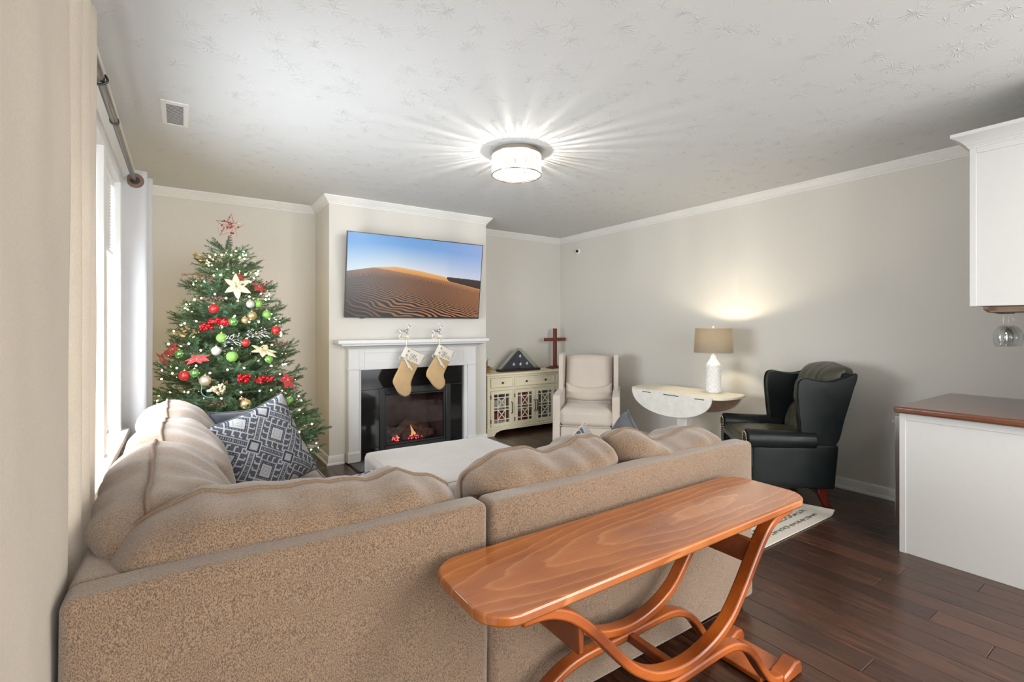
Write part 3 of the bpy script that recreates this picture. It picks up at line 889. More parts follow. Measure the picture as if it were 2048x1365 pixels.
skin_obj('figure', [(0, 0, .045), (-.02, 0, .045), (.02, 0, .048), (.028, 0, .075), (.036, 0, .085), (.048, 0, .082), (-.022, .006, .0), (-.018, -.006, 0), (.02, .006, 0), (.024, -.006, 0), (.03, 0, .10), (.022, .006, .112)],
         [(0, 1), (0, 2), (2, 3), (3, 4), (4, 5), (1, 6), (1, 7), (2, 8), (2, 9), (4, 10), (10, 11)], [.011, .010, .010, .006, .006, .003, .003, .003, .003, .003, .002, .0015], BRASS, fg)
# ------------------------------------------------------------------ sectional sofa
TWEED = fabric('beige_tweed', (.27, .178, .108), (.050, .028, .015), 430, (1, 1, .55), .7, .97, .15, .45, .003, (.38, .60))
TWEEDP = fabric('beige_tweed_welt', (.235, .157, .098), (.085, .052, .031), 520, (1, 1, 1), .5, .97, .1, .1, .003)
def soft_box(x0, y0, z0, x1, y1, z1, r=.03, bulge=.0, n=9, seed=0):
    """upholstered block: rounded box on a grid with a slight bulge and unevenness"""
    c = Vector(((x0 + x1) / 2, (y0 + y1) / 2, (z0 + z1) / 2)); hx, hy, hz = (x1 - x0) / 2, (y1 - y0) / 2, (z1 - z0) / 2
    mb = MB()
    def wrap(q):
        p = Vector((q[0] * hx, q[1] * hy, q[2] * hz))
        inn = Vector((max(-hx + r, min(hx - r, p.x)), max(-hy + r, min(hy - r, p.y)), max(-hz + r, min(hz - r, p.z))))
        d = p - inn
        if d.length > 1e-9: p = inn + d.normalized() * r
        for i in range(3):
            a = abs(q[i])
            if a > .98:
                j, k = [t for t in range(3) if t != i]
                p[i] += math.copysign(bulge * (1 - q[j] ** 4) * (1 - q[k] ** 4), q[i])
        w_ = c + p
        nz = noise.noise(w_ * 3.0 + Vector((seed, 0, 0))) * .006 + noise.noise(w_ * 9.0) * .002
        return w_ + Vector((q[0], q[1], q[2])).normalized() * nz
    def sub(h):   # grid stations: dense near the edges
        m = max(3, n); e = r / max(h, r * 1.01)
        return [-1, -1 + e * .25, -1 + e * .6, -1 + e] + [(-1 + e) + (2 - 2 * e) * k / m for k in range(1, m)] + [1 - e, 1 - e * .6, 1 - e * .25, 1]
    sx, sy, sz = sub(hx), sub(hy), sub(hz)
    for ax, (sa, sb) in enumerate(((sy, sz), (sx, sz), (sx, sy))):
        for sg in (-1, 1):
            vs = []
            for a in sa:
                for b in sb:
                    q = [0, 0, 0]; q[ax] = sg
                    q[(1, 0, 0)[ax]] = a; q[(2, 2, 1)[ax]] = b
                    vs.append(wrap(q))
            nb = len(sb)
            mb.add(vs, [(i * nb + j, (i + 1) * nb + j, (i + 1) * nb + j + 1, i * nb + j + 1) for i in range(len(sa) - 1) for j in range(nb - 1)])
    return weld(mb)
def weld(mb, d=5):
    idx = {}; remap = []; nv = []
    for p in mb.v:
        k = tuple(round(c, d) for c in p)
        if k not in idx: idx[k] = len(nv); nv.append(p)
        remap.append(idx[k])
    mb.v = nv; mb.f = [q for q in (tuple(dict.fromkeys(remap[i] for i in f)) for f in mb.f) if len(q) > 2]
    return mb

SECT = [(.100, .815), (.070, .838), (.062, .868), (.085, .905), (.140, .935), (.200, .952), (.275, .940), (.36, .885), (.425, .79), (.45, .68), (.44, .56), (.38, .485), (.26, .470), (.16, .50), (.125, .60), (.115, .72)]
def back_cushion(axis, a0, a1, base, parent, seed, top=None, ptop=0.0, dz=None, low=.80):
    """lofted loose back cushion. axis 'x': runs along X with +Y forward; 'y': runs along Y with +X forward"""
    sec = cat(SECT, 4, True); n = len(sec); it = 5 * 4
    m = 40
    cp, cz = .25, .70
    dz = dz or [0, 0]
    def P(s, pz):
        t = 2 * s - 1
        e = max(0.0, 1 - abs(t) ** 5) ** (1 / 2.4)
        p = cp + (pz[0] - cp) * (.10 + .90 * e)
        z = cz + (pz[1] - cz) * (.80 + .20 * e)
        k = max(0, (pz[1] - low) / (.952 - low))
        z += k * interp(s, [i / (len(dz) - 1) for i in range(len(dz))], dz)
        p += k * ptop
        al = a0 + (a1 - a0) * s
        w_ = Vector((al, base + p, z)) if axis == 'x' else Vector((base + p, al, z))
        wr = noise.noise(Vector((al * 3.5 + seed, p * 5, z * 5))) * .022 + noise.noise(Vector((al * 9 + seed, p * 14, z * 12))) * .010
        # gathered wrinkles running down from the seam
        wr += .008 * math.sin(al * 46 + 3 * noise.noise(Vector((al * 4, z * 6, seed)))) * max(0, 1 - abs(pz[1] - .90) / .10) * (.5 + .5 * e)
        ctr = Vector((al, base + cp, cz)) if axis == 'x' else Vector((base + cp, al, cz))
        d = (w_ - ctr); d[0 if axis == 'x' else 1] = 0
        if d.length > 1e-6: w_ += d.normalized() * wr
        return w_
    ss = [.5 - .5 * math.cos(math.pi * (i / (m - 1))) * (1 - .0) for i in range(m)]
    mb = MB().add([P(s, q) for s in ss for q in sec],
                  [(i * n + k, i * n + (k + 1) % n, (i + 1) * n + (k + 1) % n, (i + 1) * n + k) for i in range(m - 1) for k in range(n)])
    mb.f += [tuple(range(n)), tuple(range((m - 1) * n, m * n))[::-1]]
    o = obj('back_cushion', mb, TWEED, parent, world=True, smooth=180)
    up = Vector((0, 0, .003))
    line = [P(0, sec[k]) for k in range(n // 2 + 6, it, -1)] + [P(s, sec[it]) + up for s in ss] + [P(1, sec[k]) for k in range(it, n // 2 + 6)]
    pp = MB().tube(line, .0065, 8)
    pp.tube([P(s, sec[1]) for s in ss[1:-1]], .004, 6)
    obj('piping', pp, TWEEDP, o, world=True, smooth=60)
    return o

SY = 1.345
s1 = thing('corner_sofa', 'beige tweed corner sofa section running along the window wall', 'sofa', (.25, 2.5, 0))
o = obj('back_frame', soft_box(-.212, SY, .055, .818, SY + .105, .838, .022, .006, 12, 1), TWEED, s1, world=True, smooth=180)
o = obj('back_frame', soft_box(-.212, SY + .09, .055, -.112, 3.72, .838, .022, .006, 14, 2), TWEED, s1, world=True, smooth=180)
obj('seat_base', soft_box(-.14, SY + .09, .07, .72, 3.70, .30, .02, .004, 10, 3), TWEED, s1, world=True, smooth=180)
for a, b in ((1.80, 2.74), (2.75, 3.71)):
    c = obj('seat_cushion', soft_box(-.10, a, .295, .735, b, .485, .045, .012, 10, a), TWEED, s1, world=True, smooth=180)
    e = [(.728, a + .03, .470), (.728, b - .03, .470), (.70, b - .01, .472), (-.05, b - .01, .472)]
    obj('piping', MB().tube(e, .006, 6), TWEED, c, world=True, smooth=60)
obj('seat_cushion', soft_box(-.10, SY + .10, .295, .815, 1.79, .485, .045, .012, 10, 5), TWEED, s1, world=True, smooth=180)
back_cushion('x', -.165, .80, SY, s1, 11.0, ptop=.02, dz=[-.10, -.02, .012, .008, -.008, -.025, -.03, -.012, -.05, -.09])
back_cushion('y', 1.50, 2.36, -.262, s1, 21.0, ptop=-.02, dz=[-.05, .0, .02, .03, .03, .0])
back_cushion('y', 2.34, 3.00, -.245, s1, 31.0, ptop=-.03, dz=[-.02, .01, .02, .01, .01])
back_cushion('y', 2.98, 3.68, -.245, s1, 41.0, ptop=-.03, dz=[-.02, .02, .035, .03, -.02])
LEGM = plain('black_sofa_leg', (.012, .01, .01), .5, .1, 0)
for x, y in ((-.18, SY + .06), (.74, SY + .06), (-.18, 3.65), (.66, 3.65)):
    obj('leg', MB().prism([(-.03, 0), (.03, 0), (.04, .07), (-.04, .07)], 'y', y - .035, y + .035).xf(Matrix.Translation((x, 0, 0))), LEGM, s1, world=True)

s2 = thing('loveseat_section', 'beige tweed sofa section standing behind the orange wooden console table', 'sofa', (1.6, 1.8, 0))
obj('back_frame', soft_box(.836, SY, .055, 2.385, SY + .105, .832, .022, .006, 14, 6), TWEED, s2, world=True, smooth=180)
obj('seat_base', soft_box(.845, SY + .09, .07, 2.37, 2.24, .30, .02, .004, 10, 7), TWEED, s2, world=True, smooth=180)
for a, b in ((.84, 1.53), (1.54, 2.20)):
    obj('seat_cushion', soft_box(a, SY + .10, .295, b, 2.28, .485, .045, .012, 10, a * 3), TWEED, s2, world=True, smooth=180)
obj('arm', soft_box(2.21, SY + .09, .07, 2.385, 2.26, .60, .04, .008, 10, 9), TWEED, s2, world=True, smooth=180)
back_cushion('x', .865, 1.575, SY, s2, 51.0, ptop=.02, dz=[-.06, -.045, -.02, -.025, -.045, -.04, -.02, -.015, -.03])
back_cushion('x', 1.575, 2.335, SY, s2, 61.0, ptop=.0, dz=[.0, .0, -.03, -.085, -.095, -.075, -.055, -.05, -.055, -.08])
for x in (.92, 2.30):
    for y in (SY + .06, 2.18):
        obj('leg', MB().prism([(-.03, 0), (.03, 0), (.04, .07), (-.04, .07)], 'y', y - .035, y + .035).xf(Matrix.Translation((x, 0, 0))), LEGM, s2, world=True)

ot = thing('ottoman', 'large square pale grey ottoman in front of the fireplace', 'ottoman', (1.66, 3.18, 0))
OTT = fabric('pale_grey_tweed', (.43, .40, .37), (.31, .28, .25), 330, (1, 1, 1), .3, .97, .2, .35, .002)
obj('base', soft_box(1.15, 2.70, .06, 2.17, 3.66, .27, .02, .003, 8, 3), OTT, ot, world=True, smooth=180)
oc = obj('cushion', soft_box(1.135, 2.685, .268, 2.185, 3.675, .455, .04, .012, 12, 8), OTT, ot, world=True, smooth=180)
obj('piping', MB().tube([(1.15, 2.70, .445), (1.15, 3.66, .445), (2.17, 3.66, .445), (2.17, 2.70, .445)], .005, 6, closed=True), OTT, oc, world=True, smooth=60)
for x in (1.22, 2.10):
    for y in (2.77, 3.59):
        obj('leg', MB().box(x - .03, y - .03, 0, x + .03, y + .03, .062), LEGM, ot, world=True)

# ------------------------------------------------------------------ throw pillows
def pillow(name, w_, h_, t_, label, loc, M, mats, grp, n=44, pat=None, flange=.0):
    """square pillow lying in local XZ, thickness along Y; front faces -Y. mats: (front, back, piping)"""
    th = thing(name, label, 'pillow', loc, 0, grp)
    M3 = M
    def side(u, v, sg):
        a, b = 2 * u - 1, 2 * v - 1
        x = w_ / 2 * a * (1 - .085 * (1 - b * b)); z = h_ / 2 * b * (1 - .085 * (1 - a * a))
        tt = t_ / 2 * max(0, (1 - a ** 4) * (1 - b ** 4)) ** .55
        y = sg * tt + .010 * noise.noise((a * 2.2, b * 2.2, sg * 3 + w_)) * min(1, tt * 30)
        return M3 @ Vector((x, y, z))
    f = obj('front', MB().grid(lambda u, v: side(u, v, -1), n, n), mats[0], th, smooth=180)
    if pat is not None:
        ca_ = f.data.color_attributes.new('weave', 'FLOAT_COLOR', 'POINT')
        bf = []
        for i in range(n):
            for j in range(n): bf += [*pat(i / (n - 1), j / (n - 1)), 1.0]
        ca_.data.foreach_set('color', bf)
    obj('back', MB().grid(lambda u, v: side(u, v, 1), 24, 24), mats[1], th, smooth=180)
    ring = [side(k / 20, 0, 1) for k in range(20)] + [side(1, k / 20, 1) for k in range(20)] + [side(1 - k / 20, 1, 1) for k in range(20)] + [side(0, 1 - k / 20, 1) for k in range(20)]
    obj('piping', MB().tube(ring, .0055, 6, closed=True), mats[2], th, smooth=60)
    return th
def weave(u, v):
    """woven key pattern: concentric light diamonds, dark dotted bands, hooked keys"""
    k = 1.6
    p, q = (u + v) * k, (u - v) * k
    cx, cy = (p + .5) % 1 - .5, (q + .5) % 1 - .5
    a, b = abs(cx) * 2, abs(cy) * 2
    mx = max(a, b)
    L, D, Mid = (.35, .35, .345), (.022, .027, .046), (.070, .074, .092)
    if mx < .30:
        return L if int(mx / .30 * 8.0) % 4 else (.24, .24, .24)
    cr_ = max(1 - a, 1 - b)                  # distance from the cell corner: the small squares
    if cr_ < .20: return L if int(cr_ * 40) % 3 else (.20, .20, .21)
    if cr_ < .30: return D
    if cr_ < .35: return L
    if mx < .44:                             # dotted dark band round the diamond
        s = (a if b > a else b) * 9
        return D if not (.345 < mx < .395 and s % 1 < .5) else (.20, .21, .23)
    if mx < .50: return L
    if mx > .90:
        s = min(a, b) * 11
        return D if not (mx > .93 and s % 1 < .5) else (.20, .21, .23)
    if mx > .845: return L
    # hooked keys in the ring between
    s = (cy if a > b else cx) * 12 + 3
    r_ = (mx - .50) / .345
    h = s % 2
    if h < .42 and r_ < .8: return L
    if .42 <= h < 1.0 and .62 < r_ < .85: return L
    return Mid if (int(s * 3) + int(r_ * 5)) % 2 else (.045, .05, .066)
WEAVE = mat('woven_key_fabric', (.3, .3, .3), .95)
t_ = NT(WEAVE); va = t_.n('ShaderNodeVertexColor'); va.layer_name = 'weave'
nz_ = t_.noise(t_.co.outputs['Object'], 420, 2, .7)
t_.color(t_.mix(1.0, va.outputs[0], t_.ramp(nz_.outputs[0], [(.3, (.62, .62, .62)), (.7, (1.2, 1.2, 1.2))]), 'MULTIPLY')); t_.bump(nz_.outputs[0], .5, .003)
VELVET = fabric('slate_velvet', (.032, .037, .050), (.018, .021, .029), 300, bump=.12, rough=.75, big=.4, sheen=.25)
TAUPE = fabric('taupe_linen', (.50, .40, .28), (.40, .31, .21), 400, bump=.2)
def orient(nrm, roll):
    """matrix whose -Y axis points along nrm, rolled about it"""
    y = -Vector(nrm).normalized(); x = y.cross(Vector((0, 0, 1))).normalized(); z = x.cross(y)
    B = Matrix((x, y, z)).transposed().to_4x4()
    return B @ Matrix.Rotation(roll, 4, 'Y')
GP = 'throw pillows on the sofa'
pillow('throw_pillow', .52, .52, .17, 'navy and white key patterned pillow standing by the Christmas tree end', (.385, 3.10, .698),
       orient((.42, -.86, .30), R(-16)), (WEAVE, VELVET, VELVET), GP, 190, weave)
pillow('throw_pillow', .48, .48, .13, 'plain slate velvet pillow behind the patterned one near the tree', (.374, 3.377, .677),
       orient((.42, -.84, .34), R(0)), (VELVET, VELVET, VELVET), GP)
pillow('throw_pillow', .40, .40, .14, 'patterned pillow peeping over the beige cushion in front of the ottoman', (.50, 1.90, .685),
       orient((.08, .80, .55), R(16)), (WEAVE, WEAVE, VELVET), GP, 120, weave)
pillow('throw_pillow', .42, .42, .13, 'patterned pillow with a tan edge peeping up below the recliner', (1.765, 1.93, .612),
       orient((-.1, -.92, .40), R(-27)), (WEAVE, TAUPE, TAUPE), GP, 120, weave)
pillow('throw_pillow', .54, .54, .19, 'dark slate velvet pillow standing by the arm of the loveseat', (2.03, 1.93, .605),
       orient((-.75, .45, .35), R(12)), (VELVET, VELVET, VELVET), GP)

# ------------------------------------------------------------------ bentwood console table
def cathedral():
    m = mat('oiled_teak_top', (.5, .18, .05), .2); t = NT(m)
    v = t.obj_map((.75, 5.2, 1))
    wob = t.noise(t.obj_map((1.6, 6, 1)), 1.1, 3)
    off = t.n('ShaderNodeVectorMath', p_operation='SCALE', i0=wob.outputs[1]); off.inputs['Scale'].default_value = .30
    p = t.n('ShaderNodeVectorMath', p_operation='ADD', i0=v, i1=off.outputs[0])
    d = t.n('ShaderNodeVectorMath', p_operation='LENGTH', i0=t.n('ShaderNodeVectorMath', p_operation='SUBTRACT', i0=p.outputs[0], i1=(.42, .10, .25)).outputs[0])
    ln = t.math('FRACT', t.math('MULTIPLY', d.outputs['Value'], 9.0))
    line = t.ramp(ln, [(0.0, (0, 0, 0)), (.55, (.15, .15, .15)), (.80, (.45, .45, .45)), (.90, (1, 1, 1)), (.97, (.6, .6, .6)), (1.0, (0, 0, 0))])
    fine = t.noise(t.obj_map((5, 160, 1)), 2.0, 3)
    big = t.noise(t.obj_map((1.2, 3, 1)), 2.0, 3)
    c = t.ramp(big.outputs[0], [(.3, (.24, .056, .008)), (.7, (.44, .128, .021))])
    c = t.mix(t.math('MULTIPLY', line, .42), c, (.66, .28, .09))
    c = t.mix(t.math('MULTIPLY', t.n('ShaderNodeMapRange', Value=fine.outputs[0], i1=.50, i2=.68).outputs[0], .45), c, (.20, .045, .010))
    t.color(c); t.bump(fine.outputs[0], .04, .001)
    t.b.inputs['Coat Weight'].default_value = .8; t.b.inputs['Coat Roughness'].default_value = .14
    return m
TEAKX = cathedral()
TEAKZ = wood('teak_laminate', (.16, .032, .0045), (.38, .090, .012), 'x', 1.6, .30, .35, 3)
ct = thing('console_table', 'orange teak bentwood console table behind the sofa', 'table', (1.36, 1.125, 0))
def rrect(x0, y0, x1, y1, r, n=8):
    out = []
    for cx, cy, a in ((x1 - r, y1 - r, 0), (x0 + r, y1 - r, 90), (x0 + r, y0 + r, 180), (x1 - r, y0 + r, 270)):
        for k in range(n + 1):
            t = R(a + 90 * k / n); out.append((cx + r * math.cos(t), cy + r * math.sin(t)))
    return out
# slightly bowed top
def topo(x0, y0, x1, y1):
    o_ = rrect(x0, y0, x1, y1, .085)
    cx, cy, hx, hy = (x0 + x1) / 2, (y0 + y1) / 2, (x1 - x0) / 2, (y1 - y0) / 2
    return [(x + .012 * (1 - ((y - cy) / hy) ** 2) * (1 if x > cx else -1) * (abs(x - cx) / hx) ** 6, y + .010 * (1 - ((x - cx) / hx) ** 2) * (1 if y > cy else -1)) for x, y in o_]
obj('tabletop', MB().prism(topo(.595, .952, 2.112, 1.305), 'z', .692, .722), TEAKX, ct, world=True, bevel=.007, seg=3)
Up = [(.70, .674), (.78, .668), (.85, .640), (.91, .595), (.975, .530), (1.045, .455), (1.12, .385), (1.22, .328), (1.36, .303), (1.50, .322), (1.61, .372), (1.69, .448), (1.765, .535), (1.83, .605), (1.89, .648), (1.96, .670), (2.03, .675)]
Dn = [(.66, .020), (.74, .024), (.80, .050), (.855, .110), (.93, .195), (1.02, .250), (1.14, .276), (1.36, .274), (1.58, .275), (1.68, .248), (1.755, .192), (1.82, .112), (1.875, .052), (1.935, .025), (2.03, .020)]
for y in (1.005, 1.252):
    fr = obj('arched_frame', MB().band([(x, y, z) for x, z in cat(Up, 4)], .048, .030), TEAKZ, ct, world=True, smooth=35, bevel=.006)
    obj('lower_arch', MB().band([(x, y, z) for x, z in cat(Dn, 4)], .048, .028), TEAKZ, fr, world=True, smooth=35, bevel=.006)
    for x in (.69, 2.02):
        obj('foot_block', MB().prism([(-.07, 0), (.07, 0), (.075, .02), (.06, .052), (.02, .060), (-.02, .044), (-.07, .034)] if x > 1 else [(-.07, 0), (.07, 0), (.07, .034), (.02, .044), (-.02, .060), (-.06, .052), (-.075, .02)], 'y', y - .032, y + .032).xf(Matrix.Translation((x, 0, 0))), TEAKZ, fr, world=True, bevel=.008)
for x0, x1, z0, z1 in ((1.795, 1.815, .50, .595), (.905, .925, .50, .595)):
    obj('cross_rail', MB().box(x0, 1.005, z0, x1, 1.252, z1), TEAKZ, ct, world=True, bevel=.004)
for x in (.70, 2.00):
    obj('foot_rail', MB().box(x - .12, 1.03, .006, x + .06 if x > 1 else x + .12, 1.228, .026), TEAKZ, ct, world=True, bevel=.004)
obj('cross_rail', MB().box(1.345, 1.02, .255, 1.375, 1.24, .285), TEAKZ, ct, world=True, bevel=.004)
for y in (1.005, 1.252):
    for x in (.735, 1.995):
        obj('cleat', MB().box(x - .06, y - .024, .684, x + .06, y + .024, .694), TEAKZ, ct, world=True, bevel=.002)
# ------------------------------------------------------------------ beige recliner
LINEN = fabric('oatmeal_linen', (.60, .535, .47), (.51, .45, .385), 420, bump=.2, big=.12)
rc = thing('recliner', 'light beige wingback recliner in the far corner by the cabinet', 'armchair', (4.05, 4.335, 0), R(-47))
def wing_poly(pts, x0, x1, r=.03): return MB().prism(pts, 'x', x0, x1)
for sx in (-1, 1):
    xa, xb = (sx * .290, sx * .375)
    xa, xb = min(xa, xb), max(xa, xb)
    ar = obj('arm', MB().prism(cat([(-.40, .035), (-.41, .30), (-.405, .575), (-.37, .625), (-.25, .632), (.05, .645), (.30, .66), (.36, .60), (.38, .30), (.36, .035), (.0, .03)], 4, True), 'x', xa, xb), LINEN, rc, bevel=.022, seg=4)
    obj('wing', MB().prism(cat([(.0, .632), (-.025, .66), (-.03, .70), (-.035, .85), (-.01, 1.04), (.03, 1.075), (.12, 1.08), (.36, 1.06), (.40, .98), (.37, .64), (.2, .628)], 4, True), 'x', xa + (.02 if sx < 0 else .012), xb - (.012 if sx < 0 else .02)), LINEN, rc, bevel=.022, seg=4)
def back_fn():
    mb = MB()
    def f(u, v, sg):
        x = (2 * u - 1) * .285
        z = .40 + v * .655 - .018 * abs(2 * u - 1) ** 2 * v
        y0 = .10 + .13 * v
        e = max(0, (1 - abs(2 * u - 1) ** 6) * (1 - abs(2 * v - 1) ** 10)) ** .4
        y = y0 + sg * (.055 if sg < 0 else .09) * e
        if sg < 0: y += -.012 * math.sin(math.pi * u) + .004 * noise.noise((x * 5, z * 5, 2))
        return (x, y, z)
    mb.grid(lambda u, v: f(u, v, -1), 24, 24); mb.grid(lambda u, v: f(u, v, 1), 24, 24)
    return mb
obj('backrest', back_fn(), LINEN, rc, smooth=180)
def lumb(u, v, sg):
    a, b = 2 * u - 1, 2 * v - 1
    e = max(0, (1 - a ** 6) * (1 - b ** 4)) ** .5
    z = .50 + v * (.20 - .035 * (1 - a * a)) + .02 * a * a
    w_ = .007 * math.sin(v * 16 + 3 * a * a) * abs(a) ** 1.5
    return (a * .28, .07 + .03 * v + sg * .055 * e + w_ * (1 if sg < 0 else 0), z)
mb = MB().grid(lambda u, v: lumb(u, v, -1), 30, 22); mb.grid(lambda u, v: lumb(u, v, 1), 12, 12)
obj('lumbar_cushion', mb, LINEN, rc, smooth=180)
obj('seat_cushion', soft_box(-.290, -.43, .275, .290, .12, .475, .055, .016, 10, 4), LINEN, rc, smooth=180)
obj('seat_piping', MB().tube([(-.285, -.20, .285), (-.285, -.432, .285), (.285, -.432, .285), (.285, -.20, .285)], .005, 6), LINEN, rc, smooth=60)
obj('footrest_panel', soft_box(-.283, -.405, .05, .283, -.33, .27, .018, .004, 8, 6), LINEN, rc, smooth=180)
obj('base_frame', MB().box(-.30, -.30, .0, .30, .30, .06), LEGM, rc)
obj('back_shell', MB().prism([(.14, .10), (.36, .10), (.41, 1.03), (.30, 1.045)], 'x', -.29, .29), LINEN, rc, bevel=.02)

# ------------------------------------------------------------------ dark leather wing chair
def leather():
    m = mat('dark_green_leather', (.008, .011, .011), .32, Specular_IOR_Level=.2); t = NT(m)
    a = t.noise(t.co.outputs['Object'], 3.5, 4, .6)
    t.color(t.ramp(a.outputs[0], [(.3, (.006, .009, .010)), (.7, (.013, .017, .015))]))
    v = t.n('ShaderNodeTexVoronoi', Vector=t.co.outputs['Object'], Scale=320.0)
    t.bump(v.outputs['Distance'], .12, .001)
    t.rough(t.ramp(t.noise(t.co.outputs['Object'], 8, 3).outputs[0], [(.3, (.27, .27, .27)), (.7, (.42, .42, .42))]))
    return m
LEA = leather()
LEA2 = mat('leather_lamp_sheen', (.045, .044, .028), .36, Specular_IOR_Level=.55)  # chair cushions: the lamp's golden sheen is put into the base colour
MAHOG = wood('red_mahogany', (.10, .012, .006), (.24, .030, .014), 'z', 2, .22, .5, 4)
wc = thing('wing_chair', 'dark green leather wing chair with nailhead arms and red wooden legs', 'armchair', (4.245, 2.115, 0), R(-133.8))
mb = soft_box(-.385, -.385, .15, .385, .245, .50, .025, .004, 10, 3)
mb.v = [(x * (1 - .05 * (.5 - z)), y - (.06 * (.5 - z) if y > 0 else 0), z) for x, y, z in mb.v]
obj('base', mb, LEA, wc, smooth=180)
def crumple(p, k, amp):
    return amp * (noise.noise((p[0] * k, p[1] * k * 2.2, p[2] * k)) + .5 * noise.noise((p[0] * k * 2.3, p[1] * k * 2, p[2] * k * 2.6)))
mb = soft_box(-.285, -.43, .42, .285, .12, .525, .05, .02, 14, 4)
mb.v = [(x, y, z + crumple((x, y, z), 9, .006)) for x, y, z in mb.v]
obj('seat_cushion', mb, LEA2, wc, smooth=180)
NAIL = mat('brass_nailhead', (.62, .55, .40), .25, 1.0)
for sx in (-1, 1):
    cx = sx * .335
    def roll(u, v, cx=cx, sx=sx):
        y = -.415 + u * .50
        t = 2 * math.pi * v
        r = .076 * (1 - .10 * u)
        return (cx + sx * .012 + r * math.cos(t) * 1.0, y, .525 + r * math.sin(t) + .003 * noise.noise((y * 12, t, sx)))
    mb = MB().grid(roll, 16, 24, cv=True); mb.f += [tuple(range(24)), tuple(range(15 * 24, 16 * 24))[::-1]]
    mb.box(cx - .055, -.40, .30, cx + .045, .06, .53)
    ar = obj('rolled_arm', mb, LEA, wc, smooth=50, bevel=.008)
    mb = MB().lathe([(.001, 0), (.058, 0), (.062, .004), (.055, .009), (.001, .010)], 22)
    mb.xf(Matrix.Translation((cx + sx * .012, -.415, .525)) @ Matrix.Rotation(R(90), 4, 'X'))
    mb.prism([(cx - .045, .30), (cx + .035, .30), (cx + .042, .50), (cx - .042, .50)], 'y', -.423, -.40)
    fp_ = obj('arm_front', mb, LEA, ar, smooth=40)
    nb = MB()
    pts = [(cx + sx * .012 + .050 * math.cos(R(a)), .525 + .050 * math.sin(R(a))) for a in range(-30, 211, 16)]
    pts += [(cx - .040, .50 - .02 * k) for k in range(1, 9)] + [(cx + .034, .50 - .02 * k) for k in range(1, 9)]
    for x, z in pts: nb.sphere((x, -.426, z), .0055, 8, 5)
    o = obj('nailhead_trim', nb, NAIL, ar, smooth=180); o['kind'] = 'stuff'
    # wing
    wp = cat([(-.005, .50), (-.02, .60), (-.035, .75), (-.045, .90), (-.03, .985), (.02, 1.005), (.10, .990), (.20, .985), (.30, 1.015), (.375, 1.045), (.35, .92), (.29, .70), (.235, .505), (.12, .497)], 4, True)
    xa, xb = (cx - .038, cx + .038)
    wg = obj('wing', MB().prism(wp, 'x', xa, xb), LEA, wc, bevel=.026, seg=4)
    obj('wing_piping', MB().tube([(cx + sx * .036, y - .004, z) for y, z in wp[:40]], .005, 6), LEA, wg, smooth=60)
def wback(u, v, sg):
    a = 2 * u - 1
    y = .16 + .185 * v + sg * .04; z = .48 + .56 * v - .02 * a * a * v
    return (a * .315, y, z)
mb = MB().prism([(.15, .49), (.24, .49), (.385, 1.04), (.31, 1.05)], 'x', -.325, .325)
obj('back_frame', mb, LEA, wc, bevel=.02, seg=3)
def wpil(z0, z1, yo, th, seed, drop=0.0):
    def f(u, v, sg):
        a, b = 2 * u - 1, 2 * v - 1
        e = max(0, (1 - a ** 6) * (1 - b ** 4)) ** .5
        z = z0 + (z1 - z0) * v - drop * a * a * v
        y = .12 + .33 * (z - .48) + yo + sg * th * e
        y -= (.008 * math.sin(a * 17 + 5 * noise.noise((a * 2, v * 2, seed)) + 2 * v) * (.4 + .6 * v) * e + .010 * noise.noise((a * 4, v * 2.5, seed))) * (1 if sg < 0 else 0)
        return (a * .285, y, z)
    mb = MB().grid(lambda u, v: f(u, v, -1), 60, 36); mb.grid(lambda u, v: f(u, v, 1), 16, 16)
    return mb
obj('lumbar_cushion', wpil(.50, .76, .0, .085, 3.0), LEA2, wc, smooth=180)
obj('head_cushion', wpil(.72, 1.115, .02, .125, 8.0, .03), LEA2, wc, smooth=180)
for x, y, sgn in ((.30, .15, 1), (-.30, .15, 1), (.28, -.33, -1), (-.28, -.33, -1)):
    zf = .0105 if (x > 0 and y < 0) else .0       # this one stands on the rug
    pth = [(x, y, .165), (x, y + sgn * .002, .12), (x, y + sgn * .012, .07), (x, y + sgn * .03, .03), (x, y + sgn * .045, zf)]
    mb = MB()
    for i, (px, py, pz) in enumerate(pth):
        h_ = (.034, .032, .028, .024, .026)[i]
        mb.v += [(px - h_, py - h_, pz), (px + h_, py - h_, pz), (px + h_, py + h_, pz), (px - h_, py + h_, pz)]
    for i in range(4):
        for k in range(4): mb.f.append((i * 4 + k, i * 4 + (k + 1) % 4, i * 4 + 4 + (k + 1) % 4, i * 4 + 4 + k))
    mb.f += [(0, 1, 2, 3), (19, 18, 17, 16)]
    obj('leg', mb, MAHOG, wc, bevel=.006)
obj('stretcher', MB().box(-.29, .135, .075, .29, .165, .105), MAHOG, wc, bevel=.004)

